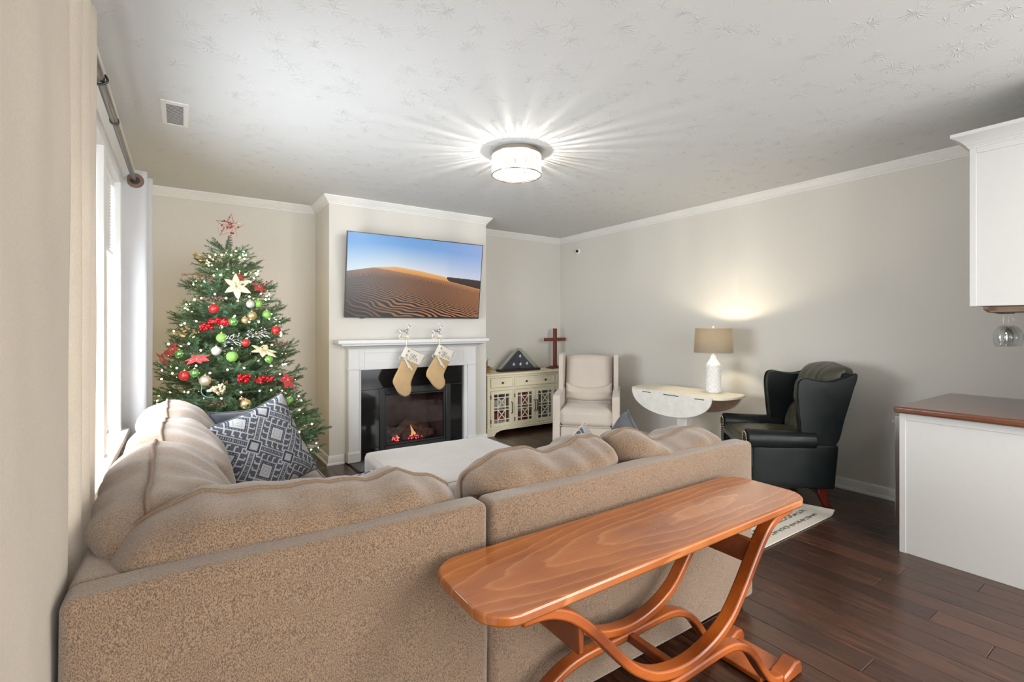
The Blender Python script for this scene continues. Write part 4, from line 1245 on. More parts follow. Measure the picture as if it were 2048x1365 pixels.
# ------------------------------------------------------------------ drop-leaf table with lamp
CHALK = plain('white_chalk_paint', (.74, .73, .69), .55, .06, .05, 16)
TOPW = plain('ivory_table_top', (.74, .69, .56), .45, .05, .03, 12)
dt = thing('drop_leaf_table', 'white round drop-leaf side table with its leaves hanging down by the wall', 'table', (4.27, 3.135, 0))
HWX, RY, RC = .235, .575, .475
def arc_end(s):
    return [(HWX * math.cos(t) * 1.0, s * (RC + (RY - RC) * math.sin(t))) for t in [math.pi * k / 14 for k in range(15)]]
top = arc_end(1) + [(-x, y) for x, y in arc_end(-1)]
obj('tabletop', MB().prism(top, 'z', .728, .752), TOPW, dt, bevel=.005)
LEAFIN = plain('rosy_leaf_underside', (.42, .27, .21), .6, .1, .03, 20)
for sx in (-1, 1):
    lf = [(-RC, .745)] + [(-RC * math.cos(math.pi * k / 24), .742 - .232 * math.sin(math.pi * k / 24) ** .9) for k in range(25)] + [(RC, .745)]
    x0 = sx * (HWX + .006)
    l_ = obj('drop_leaf', MB().prism(lf, 'x', min(x0, x0 + sx * .020), max(x0, x0 + sx * .020)), CHALK, dt, bevel=.004)
    obj('leaf_underside', MB().prism([(y * .985, z - .001 if z > .7 else z + .006) for y, z in lf], 'x', min(x0, x0 - sx * .003), max(x0, x0 - sx * .003)), LEAFIN, l_)
    for y0, y1 in ((-.40, -.30), (-.12, .06), (.22, .33)):
        obj('hinge_slot', MB().box(min(sx * (HWX + .0265) - .001, sx * (HWX + .0265) + .001), y0, .722, sx * (HWX + .0265) + .001, y1, .729), BLACK, l_)
obj('apron', MB().box(-.13, -.24, .66, .13, .24, .728), CHALK, dt, bevel=.004)
obj('pedestal', MB().box(-.055, -.06, .06, .055, .06, .66), CHALK, dt, bevel=.008)
for r_ in (0, 90, 180, 270):
    mb = MB().prism([(.04, .0), (.29, .0), (.29, .03), (.20, .05), (.055, .11), (.04, .11)], 'y', -.03, .03)
    mb.xf(Matrix.Rotation(R(r_ + 45), 4, 'Z'))
    obj('pedestal_foot', mb, CHALK, dt, bevel=.006)

lp = thing('table_lamp', 'white diamond textured ceramic lamp with a taupe drum shade', 'lamp', (4.37, 2.875, .752))
prof = [(.060, 0), (.0685, .004), (.070, .012)]
nz2 = 64
for k in range(nz2 + 1): prof.append((.0705, .016 + k * .250 / nz2))
prof += [(.0705, .272), (.069, .282), (.060, .296), (.045, .315), (.034, .334), (.027, .352), (.024, .365), (.022, .372), (.012, .374)]
def relief(t, z):
    if z < .016 or z > .2665: return 1
    a = t * 9 / (2 * math.pi); b = (z - .016) / .250 * 5.5
    p, q = (a + b) % 1, (a - b) % 1
    d = min(1, 2.2 * min(p, 1 - p, q, 1 - q) * 2)
    return .90 + .115 * d ** .8
CERAM = mat('white_glazed_ceramic', (.80, .80, .79), .22)
obj('body', MB().lathe(prof, 180, fn=relief), CERAM, lp, smooth=180)
obj('neck', MB().lathe([(.013, .374), (.013, .40), (.017, .402), (.017, .412), (.006, .414), (.006, .46), (.02, .462), (.02, .50), (.004, .502), (.004, .648)], 20), CHROME, lp, smooth=40)
obj('finial', MB().lathe([(.004, .640), (.009, .642), (.011, .652), (.011, .664), (.006, .668), (.001, .669)], 16), CHROME, lp, smooth=40)
mb = MB()
for k in range(3):
    t = 2 * math.pi * k / 3; mb.tube([(0, 0, .632), (.166 * math.cos(t), .166 * math.sin(t), .632)], .002, 6)
obj('spider', mb, CHROME, lp)
def shade_mat():
    m = bpy.data.materials.new('taupe_linen_shade'); m.use_nodes = True
    nt = m.node_tree; b = nt.nodes['Principled BSDF']; o = nt.nodes['Material Output']
    tc = nt.nodes.new('ShaderNodeTexCoord'); mp = nt.nodes.new('ShaderNodeMapping'); mp.inputs['Scale'].default_value = (1, 1, 2.2)
    nn = nt.nodes.new('ShaderNodeTexNoise'); nn.inputs['Scale'].default_value = 160
    cr = nt.nodes.new('ShaderNodeValToRGB'); cr.color_ramp.elements[0].color = (.19, .165, .13, 1); cr.color_ramp.elements[1].color = (.29, .255, .205, 1)
    nt.links.new(tc.outputs['Object'], mp.inputs[0]); nt.links.new(mp.outputs[0], nn.inputs[0]); nt.links.new(nn.outputs[0], cr.inputs[0])
    nt.links.new(cr.outputs[0], b.inputs['Base Color']); b.inputs['Roughness'].default_value = .9
    tl = nt.nodes.new('ShaderNodeBsdfTranslucent'); mx = nt.nodes.new('ShaderNodeMixShader'); mx.inputs[0].default_value = .025
    tl.inputs[0].default_value = (.75, .55, .32, 1)
    nt.links.new(b.outputs[0], mx.inputs[1]); nt.links.new(tl.outputs[0], mx.inputs[2]); nt.links.new(mx.outputs[0], o.inputs[0])
    return m
SHM = shade_mat()
obj('lamp_shade', MB().lathe([(.183, .398), (.170, .640)], 64, caps=False), SHM, lp, smooth=180)
mb = MB()
for r_, z in ((.183, .398), (.170, .640)): mb.tube([(r_ * math.cos(2 * math.pi * k / 64), r_ * math.sin(2 * math.pi * k / 64), z) for k in range(64)], .0028, 6, closed=True)
obj('shade_rim', mb, plain('pale_rim', (.5, .46, .38), .7, .05, 0), lp, smooth=180)
obj('bulb', MB().sphere((0, 0, .53), .030, 16, 10), emit('lit_bulb', (1, .86, .62), 8.0), lp, smooth=180)
pd = bpy.data.lights.new('lamp_light', 'POINT'); pd.energy = 13; pd.color = (1.0, .87, .64); pd.shadow_soft_size = .035
po = bpy.data.objects.new('lamp_light', pd); po.location = (0, 0, .565); po.parent = lp; C.objects.link(po)

OUTM = plain('white_outlet_plastic', (.78, .78, .76), .4, .02, 0)
ol = thing('wall_outlet', 'white wall outlet with a plug low behind the drop-leaf table', 'outlet', (XR, 3.02, .37))
obj('cover_plate', MB().box(-.006, -.037, -.058, -.0005, .037, .058), OUTM, ol, bevel=.003)
obj('plug', MB().box(-.034, -.016, -.034, -.006, .016, -.004), OUTM, ol, bevel=.005)
obj('cord', MB().tube(cat([(-.03, 0, -.03), (-.045, -.01, -.08), (-.04, -.05, -.22), (-.03, -.10, -.355)], 6), .004, 6), OUTM, ol, smooth=60)

sn = thing('motion_sensor', 'small white round sensor with a black lens high in the far corner', 'sensor', (XR, 5.31, 2.50))
mb = MB().lathe([(.045, 0), (.045, .012), (.038, .020), (.030, .040), (.024, .052), (.001, .055)], 24)
mb.xf(Matrix.Rotation(R(-90), 4, 'Y') @ Matrix.Rotation(R(0), 4, 'X'))
obj('housing', mb, OUTM, sn, smooth=40)
mb = MB().sphere((-.045, -.022, .0), .021, 16, 10)
obj('lens', mb, BLACK, sn, smooth=180)

# ------------------------------------------------------------------ rug
def rug_mat():
    m = mat('cream_distressed_rug', (.6, .57, .5), .95); t = NT(m)
    sp = t.n('ShaderNodeSeparateXYZ', Vector=t.co.outputs['Object'])
    x, y = sp.outputs[0], sp.outputs[1]
    # distance in from the near and right hems
    vo = t.n('ShaderNodeTexVoronoi', Vector=t.obj_map((16, 22, 1)), Scale=1.0); vo.feature = 'DISTANCE_TO_EDGE'
    ck = t.n('ShaderNodeTexBrick', Vector=t.obj_map((15, 15, 1)), Scale=1.0, Mortar_Size=.12, Color1=(0, 0, 0, 1), Color2=(.3, .3, .3, 1), Mortar=(1, 1, 1, 1))
    ck.inputs['Brick Width'].default_value = .35; ck.inputs['Row Height'].default_value = .55
    band = t.ramp(t.math('FRACT', t.math('MULTIPLY', t.math('ADD', y, 10.0), 11.5)), [(0.0, (0, 0, 0)), (.30, (0, 0, 0)), (.34, (1, 1, 1)), (.72, (1, 1, 1)), (.78, (0, 0, 0))], 'LINEAR')
    inn = t.math('MULTIPLY', t.n('ShaderNodeMapRange', Value=y, i1=-.935, i2=-.915).outputs[0], t.n('ShaderNodeMapRange', Value=x, i1=1.30, i2=1.26).outputs[0])
    wr = t.n('ShaderNodeMapRange', Value=t.noise(t.co.outputs['Object'], 26, 3).outputs[0], i1=.36, i2=.52).outputs[0]
    mk = t.n('ShaderNodeMapRange', Value=t.noise(t.obj_map((38, 60, 1)), 1.0, 2).outputs[0], i1=.44, i2=.52).outputs[0]
    k = t.math('MULTIPLY', t.math('MULTIPLY', mk, band), inn)
    t.color(t.mix(t.math('MULTIPLY', k, .9), (.60, .56, .49), (.05, .045, .045)))
    t.bump(t.noise(t.co.outputs['Object'], 500, 2).outputs[0], .3, .002)
    return m
RX0, RX1, RY0, RY1 = 2.43, 4.03, 1.65, 3.62
def rug(u, v):
    x = RX0 + u * (RX1 - RX0); y = RY0 + v * (RY1 - RY0)
    cu = max(0, (u - .965) / .035) ** 2 * max(0, 1 - v * 6) * .030     # lifted corner
    return (x, y, .003 + cu)
gr = [[rug(i / 59, j / 39) for j in range(40)] for i in range(60)]
mb = MB()
mb.grid(lambda u, v: (rug(u, v)[0], rug(u, v)[1], rug(u, v)[2] + .007), 60, 40)
mb.grid(lambda u, v: rug(u, v), 60, 40)
n_ = 60 * 40
for i in range(59):
    for j in (0, 39): mb.f.append((i * 40 + j, (i + 1) * 40 + j, n_ + (i + 1) * 40 + j, n_ + i * 40 + j))
for j in range(39):
    for i in (0, 59): mb.f.append((i * 40 + j, i * 40 + j + 1, n_ + i * 40 + j + 1, n_ + i * 40 + j))
rg = tag(obj('rug', mb, rug_mat(), smooth=30, loc=(2.64, 2.635, 0)), 'cream rug with faded grey block pattern and a curling corner', 'rug')

# ------------------------------------------------------------------ curtains and rod
CURT = fabric('ivory_twill', (.585, .515, .425), (.49, .425, .345), 300, (1, 1.6, .5), .35, .95, .08, .1, .002)
CURW = fabric('white_drape', (.84, .84, .85), (.80, .80, .81), 300, bump=.1, big=.05)
for mm in (CURT, CURW):      # a little light comes through the cloth
    nt = mm.node_tree; b = nt.nodes['Principled BSDF']; o = nt.nodes['Material Output']
    tl = nt.nodes.new('ShaderNodeBsdfTranslucent'); mx = nt.nodes.new('ShaderNodeMixShader'); mx.inputs[0].default_value = .12 if mm is CURT else .55
    tl.inputs[0].default_value = (.8, .74, .66, 1) if mm is CURT else (.85, .85, .86, 1)
    nt.links.new(b.outputs[0], mx.inputs[1]); nt.links.new(tl.outputs[0], mx.inputs[2]); nt.links.new(mx.outputs[0], o.inputs[0])
RODX, RODZ = -.262, 2.36
def curtain(label, plan, z0, z1, m_, loc, flare=.0, yc=0, sway=None):
    t = thing('curtain', label, 'curtain', loc)
    pl = cat(plan, 8); n = len(pl)
    def f(u, v):
        i = u * (n - 1); k = min(n - 2, int(i)); fr = i - k
        x = pl[k][0] + (pl[k + 1][0] - pl[k][0]) * fr; y = pl[k][1] + (pl[k + 1][1] - pl[k][1]) * fr
        z = z1 + (z0 - z1) * v
        y = yc + (y - yc) * (1 + flare * v)
        if sway: y += sway(v)
        x += .006 * noise.noise((y * 6, z * 1.6, 3)) * min(1, v * 4)
        return (x, y, z)
    c = obj('panel', MB().grid(f, n, 40), m_, t, world=True, smooth=180)
    s = c.modifiers.new('cloth', 'SOLIDIFY'); s.thickness = .003
    return t, f
near = [(-.30, .72), (-.205, .80), (-.19, .90), (-.20, 1.05), (-.205, 1.25), (-.205, 1.42), (-.215, 1.50), (-.275, 1.54), (-.295, 1.58), (-.225, 1.625), (-.208, 1.66), (-.235, 1.69), (-.29, 1.72), (-.225, 1.765), (-.210, 1.80), (-.24, 1.83), (-.290, 1.86), (-.235, 1.905), (-.215, 1.95), (-.235, 1.98), (-.30, 2.0)]
def swy(v): return -.10 * max(0, v - .35) ** 1.3
near = [(-.219 - max(0, -x - .19) * .5, y * 1.06) for x, y in near]
cn, fn_ = curtain('tall ivory drape gathered at the near end of the window', near, .02, 2.44, CURT, (-.25, 1.4, .02), yc=1.3, sway=swy)
far = [(-.325, 3.97), (-.29, 3.985), (-.215, 3.99), (-.195, 4.02), (-.22, 4.06), (-.28, 4.08), (-.285, 4.11), (-.23, 4.13), (-.175, 4.17), (-.195, 4.22), (-.26, 4.24), (-.325, 4.25)]
cf_, ff_ = curtain('white drape hanging at the tree end of the window', far, .02, 2.43, CURW, (-.24, 4.1, .02), flare=.25, yc=4.1)
def grommet(parent, x, y, z):
    mb = MB().lathe([(.026, -.004), (.046, -.004), (.048, 0), (.046, .004), (.026, .004), (.026, -.004)], 24, caps=False)
    mb.xf(Matrix.Translation((x, y, z)) @ Matrix.Rotation(R(90), 4, 'X'))
    g_ = obj('grommet', mb, mat('bronze_grommet', (.20, .13, .10), .35, 1.0), parent, world=True, smooth=40)
    mb = MB().lathe([(.001, -.0015), (.027, -.0015), (.027, .0015), (.001, .0015)], 24)
    mb.xf(Matrix.Translation((x, y - .001, z)) @ Matrix.Rotation(R(90), 4, 'X'))
    obj('eyelet_shade_disc', mb, BLACK, g_, world=True)  # black disc painted in for the shade inside the uncut eyelet
grommet(cf_, RODX + .004, 3.986, RODZ)
rd = thing('curtain_rod', 'dark pewter curtain rod running above the window', 'curtain rod', (RODX, 2.5, RODZ))
ROD = mat('pewter_rod', (.16, .16, .165), .3, 1.0)
XRD = RODX
obj('rod', MB().tube([(XRD, .55, RODZ), (XRD, 2.88, RODZ)], .0155, 16), ROD, rd, world=True, smooth=60)
obj('rod', MB().tube([(XRD, 2.86, RODZ), (XRD, 4.32, RODZ)], .0125, 16), ROD, rd, world=True, smooth=60)
obj('collar', MB().tube([(XRD, 2.87, RODZ), (XRD, 2.895, RODZ)], .0185, 16), BLACK, rd, world=True, smooth=60)
for y in (.75, 2.42, 4.28):
    pth = cat([(XL + .002, y, RODZ - .01), (XL + .05, y, RODZ - .004), (XRD - .03, y, RODZ - .022), (XRD, y, RODZ - .022), (XRD + .022, y, RODZ - .005), (XRD + .014, y, RODZ + .018)], 5)
    mb = MB().tube(pth, .0045, 8); mb.box(XL + .0005, y - .012, RODZ - .045, XL + .005, y + .012, RODZ + .03)
    obj('bracket', mb, BLACK, rd, world=True, smooth=40)

# ------------------------------------------------------------------ ceiling fixtures
cl = thing('ceiling_light', 'round flush ceiling light with a glowing crystal rod drum', 'ceiling light', (2.095, 3.03, H))
NICK = mat('champagne_nickel', (.66, .58, .48), .25, 1.0)
obj('canopy', MB().lathe([(.001, -.001), (.176, -.001), (.180, -.008), (.184, -.034), (.176, -.036), (.001, -.036)], 48), NICK, cl, smooth=40)
for z in (-.036, -.182):
    obj('ring', MB().tube([(.186 * math.cos(2 * math.pi * k / 64), .186 * math.sin(2 * math.pi * k / 64), z) for k in range(64)], .005, 8, closed=True), NICK, cl, smooth=180)
def crystal():
    m = bpy.data.materials.new('crystal_rods'); m.use_nodes = True
    nt = m.node_tree; nt.nodes.clear()
    o = nt.nodes.new('ShaderNodeOutputMaterial'); mx = nt.nodes.new('ShaderNodeMixShader'); mx.inputs[0].default_value = .5
    tr_ = nt.nodes.new('ShaderNodeBsdfTransparent'); m2 = nt.nodes.new('ShaderNodeMixShader'); m2.inputs[0].default_value = .45
    tl = nt.nodes.new('ShaderNodeBsdfTranslucent'); tl.inputs[0].default_value = (.95, .94, .90, 1)
    gl = nt.nodes.new('ShaderNodeBsdfGlossy'); gl.inputs[1].default_value = .08; gl.inputs[0].default_value = (.95, .95, .95, 1)
    nt.links.new(tl.outputs[0], mx.inputs[1]); nt.links.new(gl.outputs[0], mx.inputs[2]); nt.links.new(mx.outputs[0], m2.inputs[1]); nt.links.new(tr_.outputs[0], m2.inputs[2]); nt.links.new(m2.outputs[0], o.inputs[0])
    return m
CRY = crystal()
rn = random.Random(11)
for k in range(130):
    t0 = 2 * math.pi * (k + rn.uniform(-.9, .9)) / 130; t1 = t0 + rn.uniform(-.16, .16)
    a = (.184 * math.cos(t0), .184 * math.sin(t0), -.034); b_ = (.184 * math.cos(t1), .184 * math.sin(t1), -.180)
    obj('crystal_rod', MB().tube([a, b_], .0036, 5), CRY, cl, smooth=30)
mb = MB()
for k in range(26):
    r_ = .15 * math.sqrt(rn.random()); t = rn.uniform(0, 6.283)
    mb.tube([(r_ * math.cos(t), r_ * math.sin(t), -.182), (r_ * math.cos(t) + rn.uniform(-.03, .03), r_ * math.sin(t) + rn.uniform(-.03, .03), -.187)], .004, 5)
o = obj('crystal_base', mb, CRY, cl, smooth=30); o['kind'] = 'stuff'
obj('diffuser', MB().lathe([(.001, -.180), (.165, -.180), (.170, -.177), (.165, -.174), (.001, -.174)], 40), emit('lit_diffuser', (1, .97, .90), 1.3), cl, smooth=40)
for k in range(3):
    t = 2 * math.pi * k / 3 + .4
    obj('bulb', MB().sphere((.075 * math.cos(t), .075 * math.sin(t), -.157), .016, 14, 9), emit('ceiling_bulb', (1, .93, .80), 14.0), cl, smooth=180)
pd = bpy.data.lights.new('ceiling_light_glow', 'POINT'); pd.energy = 24; pd.color = (1, .93, .82); pd.shadow_soft_size = .012
po = bpy.data.objects.new('ceiling_light_glow', pd); po.location = (0, 0, -.118); po.parent = cl; C.objects.link(po)

vt = thing('ceiling_vent', 'white louvred air vent in the ceiling near the window wall', 'vent', (-.04, 3.69, H))
mb = MB()
mb.box(-.07, -.20, -.006, -.045, .20, 0); mb.box(.042, -.20, -.006, .070, .20, 0); mb.box(-.045, -.20, -.006, .042, -.155, 0); mb.box(-.045, .185, -.006, .042, .20, 0)
obj('frame', mb, WHITE, vt, bevel=.002)
obj('duct_shadow', MB().box(-.045, -.155, -.0012, .042, .185, -.0004), plain('duct_shade_grey', (.16, .16, .165), .7, .05, 0), vt)  # flat grey sheet stands for the shade behind the louvres
for k in range(17):
    y = -.148 + k * .0203
    obj('louvre', MB().hexa([(-.045, y, -.0035), (.042, y, -.0035), (.042, y + .003, -.0045), (-.045, y + .003, -.0045)],
                            [(-.045, y + .006, -.0015), (.042, y + .006, -.0015), (.042, y + .009, -.0020), (-.045, y + .009, -.0020)]), WHITE, vt)

# ------------------------------------------------------------------ kitchen end: base cabinet, worktop, appliance, wall cabinet, glass rack
PX = 3.722
bc = thing('base_cabinet', 'white kitchen base cabinet end panel beneath the brown worktop', 'cabinet', (4.2, .84, 0))
mb = MB().box(PX, .50, 0, PX + .016, 1.155, .868)
mb.box(PX - .004, 1.125, 0, PX + .016, 1.157, .868); mb.box(PX - .004, .50, .828, PX + .016, 1.125, .868)
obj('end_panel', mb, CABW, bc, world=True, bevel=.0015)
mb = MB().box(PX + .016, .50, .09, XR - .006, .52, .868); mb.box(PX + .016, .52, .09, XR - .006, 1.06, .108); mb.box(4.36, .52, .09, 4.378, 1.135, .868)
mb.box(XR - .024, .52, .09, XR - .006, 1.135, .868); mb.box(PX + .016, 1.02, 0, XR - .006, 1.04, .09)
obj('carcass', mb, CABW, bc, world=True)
d_ = obj('door', MB().box(4.385, 1.135, .10, XR - .010, 1.155, .70), CABW, bc, world=True, bevel=.003)
obj('knob', MB().sphere((4.44, 1.17, .64), .015, 12, 8), BRONZE, d_, world=True, smooth=180)
d_ = obj('drawer', MB().box(4.385, 1.135, .71, XR - .010, 1.155, .86), CABW, bc, world=True, bevel=.003)
obj('knob', MB().sphere((4.57, 1.17, .785), .015, 12, 8), BRONZE, d_, world=True, smooth=180)
STEEL = plain('stainless_steel', (.42, .42, .43), .24, .08, .0, 6, Metallic=1.0)
ap_ = thing('beverage_cooler', 'stainless steel fronted appliance edge on the far side of the white base cabinet', 'appliance', (4.05, .86, .10))
obj('body', MB().box(3.745, .53, .112, 4.35, 1.128, .855), BLACK, ap_, world=True)
obj('door', MB().box(3.742, 1.133, .125, 4.352, 1.188, .845), STEEL, ap_, world=True, bevel=.004)
obj('handle', MB().tube([(3.80, 1.215, .80), (4.30, 1.215, .80)], .009, 10), STEEL, ap_, world=True, smooth=60)
mb = MB().box(3.815, 1.185, .793, 3.830, 1.216, .807); mb.box(4.27, 1.185, .793, 4.285, 1.216, .807)
obj('handle_post', mb, STEEL, ap_, world=True)
WALN = wood('brown_walnut_worktop', (.075, .026, .014), (.19, .072, .036), 'y', 1.3, .22, .6, 6)
wt = tag(obj('worktop', MB().box(3.685, .49, .872, XR - .003, 1.178, .912), WALN, loc=(4.2, .84, .872), bevel=.012, seg=4), 'dark brown polished wooden worktop on the white base cabinet', 'worktop')

uc = thing('wall_cabinet', 'white kitchen wall cabinet with crown moulding over the worktop', 'cabinet', (4.2, .66, 1.526))
mb = MB().box(PX, .485, 1.526, XR - .004, .806, 2.43)
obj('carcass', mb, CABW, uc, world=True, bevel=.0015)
obj('end_panel', MB().box(PX - .004, .800, 1.526, PX + .012, .829, 2.43).box(PX - .004, .485, 2.392, PX + .012, .800, 2.43), CABW, uc, world=True, bevel=.0015)
for x0, x1, kx in ((PX + .014, 4.235, 4.20), (4.241, XR - .008, 4.28)):
    d_ = obj('door', MB().box(x0, .809, 1.53, x1, .828, 2.385), CABW, uc, world=True, bevel=.003)
    obj('knob', MB().sphere((kx, .842, 1.60), .014, 12, 8), BRONZE, d_, world=True, smooth=180)
kc = [(-.002, 2.425), (.004, 2.425), (.006, 2.432), (.010, 2.434), (.010, 2.441), (.014, 2.443), (.020, 2.452), (.036, 2.470), (.056, 2.484), (.068, 2.490), (.068, 2.510), (-.002, 2.510)]
obj('crown_molding', molding([(PX - .004, .485), (PX - .004, .829), (XR - .004, .829)][::-1], kc), CABW, uc, world=True, smooth=25)
gk = thing('glass_rack', 'curved brown wooden stemware rack under the wall cabinet', 'rack', (4.0, .70, 1.49))
RW = wood('rack_wood', (.16, .09, .05), (.36, .24, .16), 'x', 2, .45, .1, 4)
GX = (3.905, 4.02, 4.135)
fr_ = [(3.78, 1.522), (4.46, 1.522), (4.46, 1.506), (4.40, 1.492), (4.12, 1.486), (3.86, 1.492), (3.78, 1.508)]
obj('front_board', MB().prism(fr_, 'y', .765, .785), RW, gk, world=True, bevel=.003)
obj('back_board', MB().prism(fr_, 'y', .500, .515), RW, gk, world=True, bevel=.003)
for x in (3.845, 3.9625, 4.0775, 4.195):
    mb = MB().box(x - .006, .515, 1.500, x + .006, .765, 1.524); mb.box(x - .026, .515, 1.494, x + .026, .765, 1.500)
    obj('runner', mb, RW, gk, world=True)
STEMG = thin_glass('stemware_glass', (.97, .98, .98), .12)
def wglass(x, y, label):
    t = thing('wine_glass', label, 'wine glass', (x, y, 1.500), 0, 'stemmed glasses hanging from the rack')
    st = [(.001, .0075), (.034, .0065), (.035, .0045), (.030, .003), (.008, -.004), (.0042, -.014), (.0038, -.075), (.006, -.082)]
    ob = [(.006, -.082), (.022, -.092), (.037, -.112), (.044, -.135), (.0445, -.160), (.040, -.190), (.0345, -.205)]
    ib = [(.0335, -.205), (.039, -.190), (.0433, -.160), (.0428, -.136), (.036, -.114), (.021, -.0945), (.001, -.0865)]
    obj('foot_and_stem', MB().lathe(st + [(.001, -.083)], 28), STEMG, t, smooth=180)
    obj('bowl', MB().lathe([(.001, -.081)] + ob + ib, 28), STEMG, t, smooth=180)
wglass(3.903, .725, 'upturned wine glass hanging outermost at the front of the rack')
wglass(3.903, .60, 'upturned wine glass hanging behind the front one at the outer end of the rack')
wglass(4.020, .725, 'upturned wine glass second from the outer end at the front of the rack')
wglass(4.020, .60, 'upturned wine glass second from the outer end towards the back of the rack')
wglass(4.136, .725, 'upturned wine glass furthest along the rack towards the house wall')
# ------------------------------------------------------------------ Christmas tree
TX, TY = .33, 4.70
tr = thing('christmas_tree', 'green artificial Christmas tree decorated with lights in the window corner', 'tree', (TX, TY, 0))
def needle_mat():
    m = mat('fir_needles', (.02, .06, .035), .55); t = NT(m)
    oi = t.n('ShaderNodeObjectInfo')
    n_ = t.noise(t.co.outputs['Object'], 9, 2)
    c = t.ramp(n_.outputs[0], [(.32, (.055, .095, .030)), (.5, (.060, .135, .070)), (.66, (.13, .235, .185))])
    tone = t.ramp(oi.outputs['Random'], [(0, (.7, .72, .55)), (.35, (1, 1, .9)), (.7, (1.0, 1.15, 1.2)), (1, (1.7, 1.65, 1.6))])
    t.color(t.mix(1.0, c, tone, 'MULTIPLY'))
    return m
NEED = needle_mat()
STEM = plain('brown_twig', (.10, .07, .04), .8, .2, 0)
zs = [.10, .2, .44, .8, 1.21, 1.63, 1.88, 2.0, 2.08]; rs = [.66, .73, .73, .55, .455, .345, .21, .14, .05]
def trad(z): return interp(z, zs, rs)
def make_branch(L, seed):
    """branch along +X with side twigs, all set with needles; slots: 0 needles, 1 wood"""
    rn = random.Random(seed); V = []; F = []; MI = []
    def twig(a, d, ln, dens):
        d = d.normalized(); up = Vector((0, 0, 1))
        n = max(6, int(ln * dens)); s = d.cross(up)
        s = s.normalized() if s.length > 1e-3 else Vector((0, 1, 0)); q = s.cross(d)
        # twig wood
        k = len(V); b = a + d * ln
        for p, r in ((a, .0035), (b, .0015)):
            for j in range(3):
                t = 2.094 * j; V.append(p + (s * math.cos(t) + q * math.sin(t)) * r)
        for j in range(3): F.append((k + j, k + (j + 1) % 3, k + 3 + (j + 1) % 3, k + 3 + j)); MI.append(1)
        for i in range(n):
            f = (i + rn.random()) / n; p = a + d * (ln * f)
            t = rn.uniform(0, 6.283); o = s * math.cos(t) + q * math.sin(t)
            dd = (d * rn.uniform(.45, 1.0) + o * rn.uniform(.55, .9)).normalized()
            nl = rn.uniform(.024, .040) * (1 - .25 * f); w_ = dd.cross(o).normalized() * .0021
            k = len(V)
            V.extend((p - w_, p + w_, p + dd * nl * .75 + w_ * .8, p + dd * nl)); F.append((k, k + 1, k + 2, k + 3)); MI.append(0)
        # tuft at the tip
    main = Vector((1, 0, .06))
    twig(Vector((L * .12, 0, 0)), main, L * .88, 420)
    nt_ = max(2, int(L / .085))
    for i in range(nt_):
        f = .22 + .70 * (i + .5 * rn.random()) / nt_
        for sg in (-1, 1):
            a = Vector((L * f, 0, .06 * L * f))
            d = Vector((rn.uniform(.55, .9), sg * rn.uniform(.5, .95), rn.uniform(-.25, .45)))
            twig(a, d, min(.20, (L * (1.02 - f)) * rn.uniform(.55, .85) + .05), 400)
    me = bpy.data.meshes.new('branch'); me.from_pydata([tuple(p) for p in V], [], F)
    me.materials.append(NEED); me.materials.append(STEM)
    me.polygons.foreach_set('material_index', MI); me.update()
    return me
protos = {L: [make_branch(L, int(L * 100) + s) for s in range(3)] for L in (.14, .24, .34, .46, .58, .70)}
rn = random.Random(5)
z = .20; nb = 0
while z < 2.03:
    r = trad(z); cnt = max(4, int(3.5 + r * 17))
    a0 = rn.uniform(0, 6.28)
    for k in range(cnt):
        a = a0 + 2 * math.pi * k / cnt + rn.uniform(-.16, .16); zz = z + rn.uniform(-.035, .035)
        tilt = .16 + .35 * max(0, (zz - 1.5) / .6) + rn.uniform(-.14, .16)
        L = (trad(zz) + .015) * rn.uniform(.80, 1.10) / math.cos(min(1.1, tilt))
        # keep clear of the wall and drape
        dx, dy = math.cos(a), math.sin(a)
        if dx < 0: L = min(L, (TX - XL - .085) / -dx)
        if TY + dy * L < 4.36 and TX + dx * L < -.06: L = min(L, .36)
        key = min(protos, key=lambda q: abs(q - L))
        b = bpy.data.objects.new('branch', rn.choice(protos[key])); C.objects.link(b); b.parent = tr
        sc = L / key
        b.scale = (sc, .9 + .1 * sc, 1); b.location = (0, 0, zz - .06 * L)
        b.rotation_euler = (rn.uniform(-.3, .3), -tilt, a); nb += 1
    z += .084 - .012 * (z / 2)
obj('trunk', MB().tube([(0, 0, .06), (0, 0, 1.0), (0, 0, 2.10)], [.025, .02, .008], 10), STEM, tr, smooth=60)
obj('leader', MB().tube([(0, 0, 2.06), (-.004, 0, 2.10)], [.012, .006], 8), NEED, tr)
mb = MB()
for k in range(4):
    t = math.pi / 4 + math.pi / 2 * k; mb.tube([(0, 0, .10), (.22 * math.cos(t), .22 * math.sin(t), .015)], .011, 8)
obj('stand', mb, BLACK, tr, smooth=60)

# string of lights
ls = thing('light_string', 'warm white mini light string wound around the Christmas tree', 'string lights', (TX, TY, 0))
WARM = emit('warm_mini_bulb', (1.0, .74, .40), 60.0)
WIRE = plain('green_wire', (.03, .07, .045), .5, .1, 0)
bm_ = MB().sphere((0, 0, 0), .0065, 8, 6)
pts = []; N = 230
for k in range(N):
    f = k / N; zz = .30 + 1.74 * f ** .92; a = -1.2 + f * 2 * math.pi * 9.3
    r = max(.02, trad(zz) * rn.uniform(.86, 1.0) - .005)
    dx, dy = math.cos(a), math.sin(a)
    if dx < 0: r = min(r, (TX - XL - .06) / -dx)
    pts.append((r * dx, r * dy, zz + rn.uniform(-.045, .045)))
obj('wire', MB().tube(pts, .0018, 4), WIRE, ls)
first = None
for p in pts:
    if first is None: first = obj('bulb', bm_, WARM, ls, smooth=180); o = first
    else: o = copy_of(first)
    o.location = p
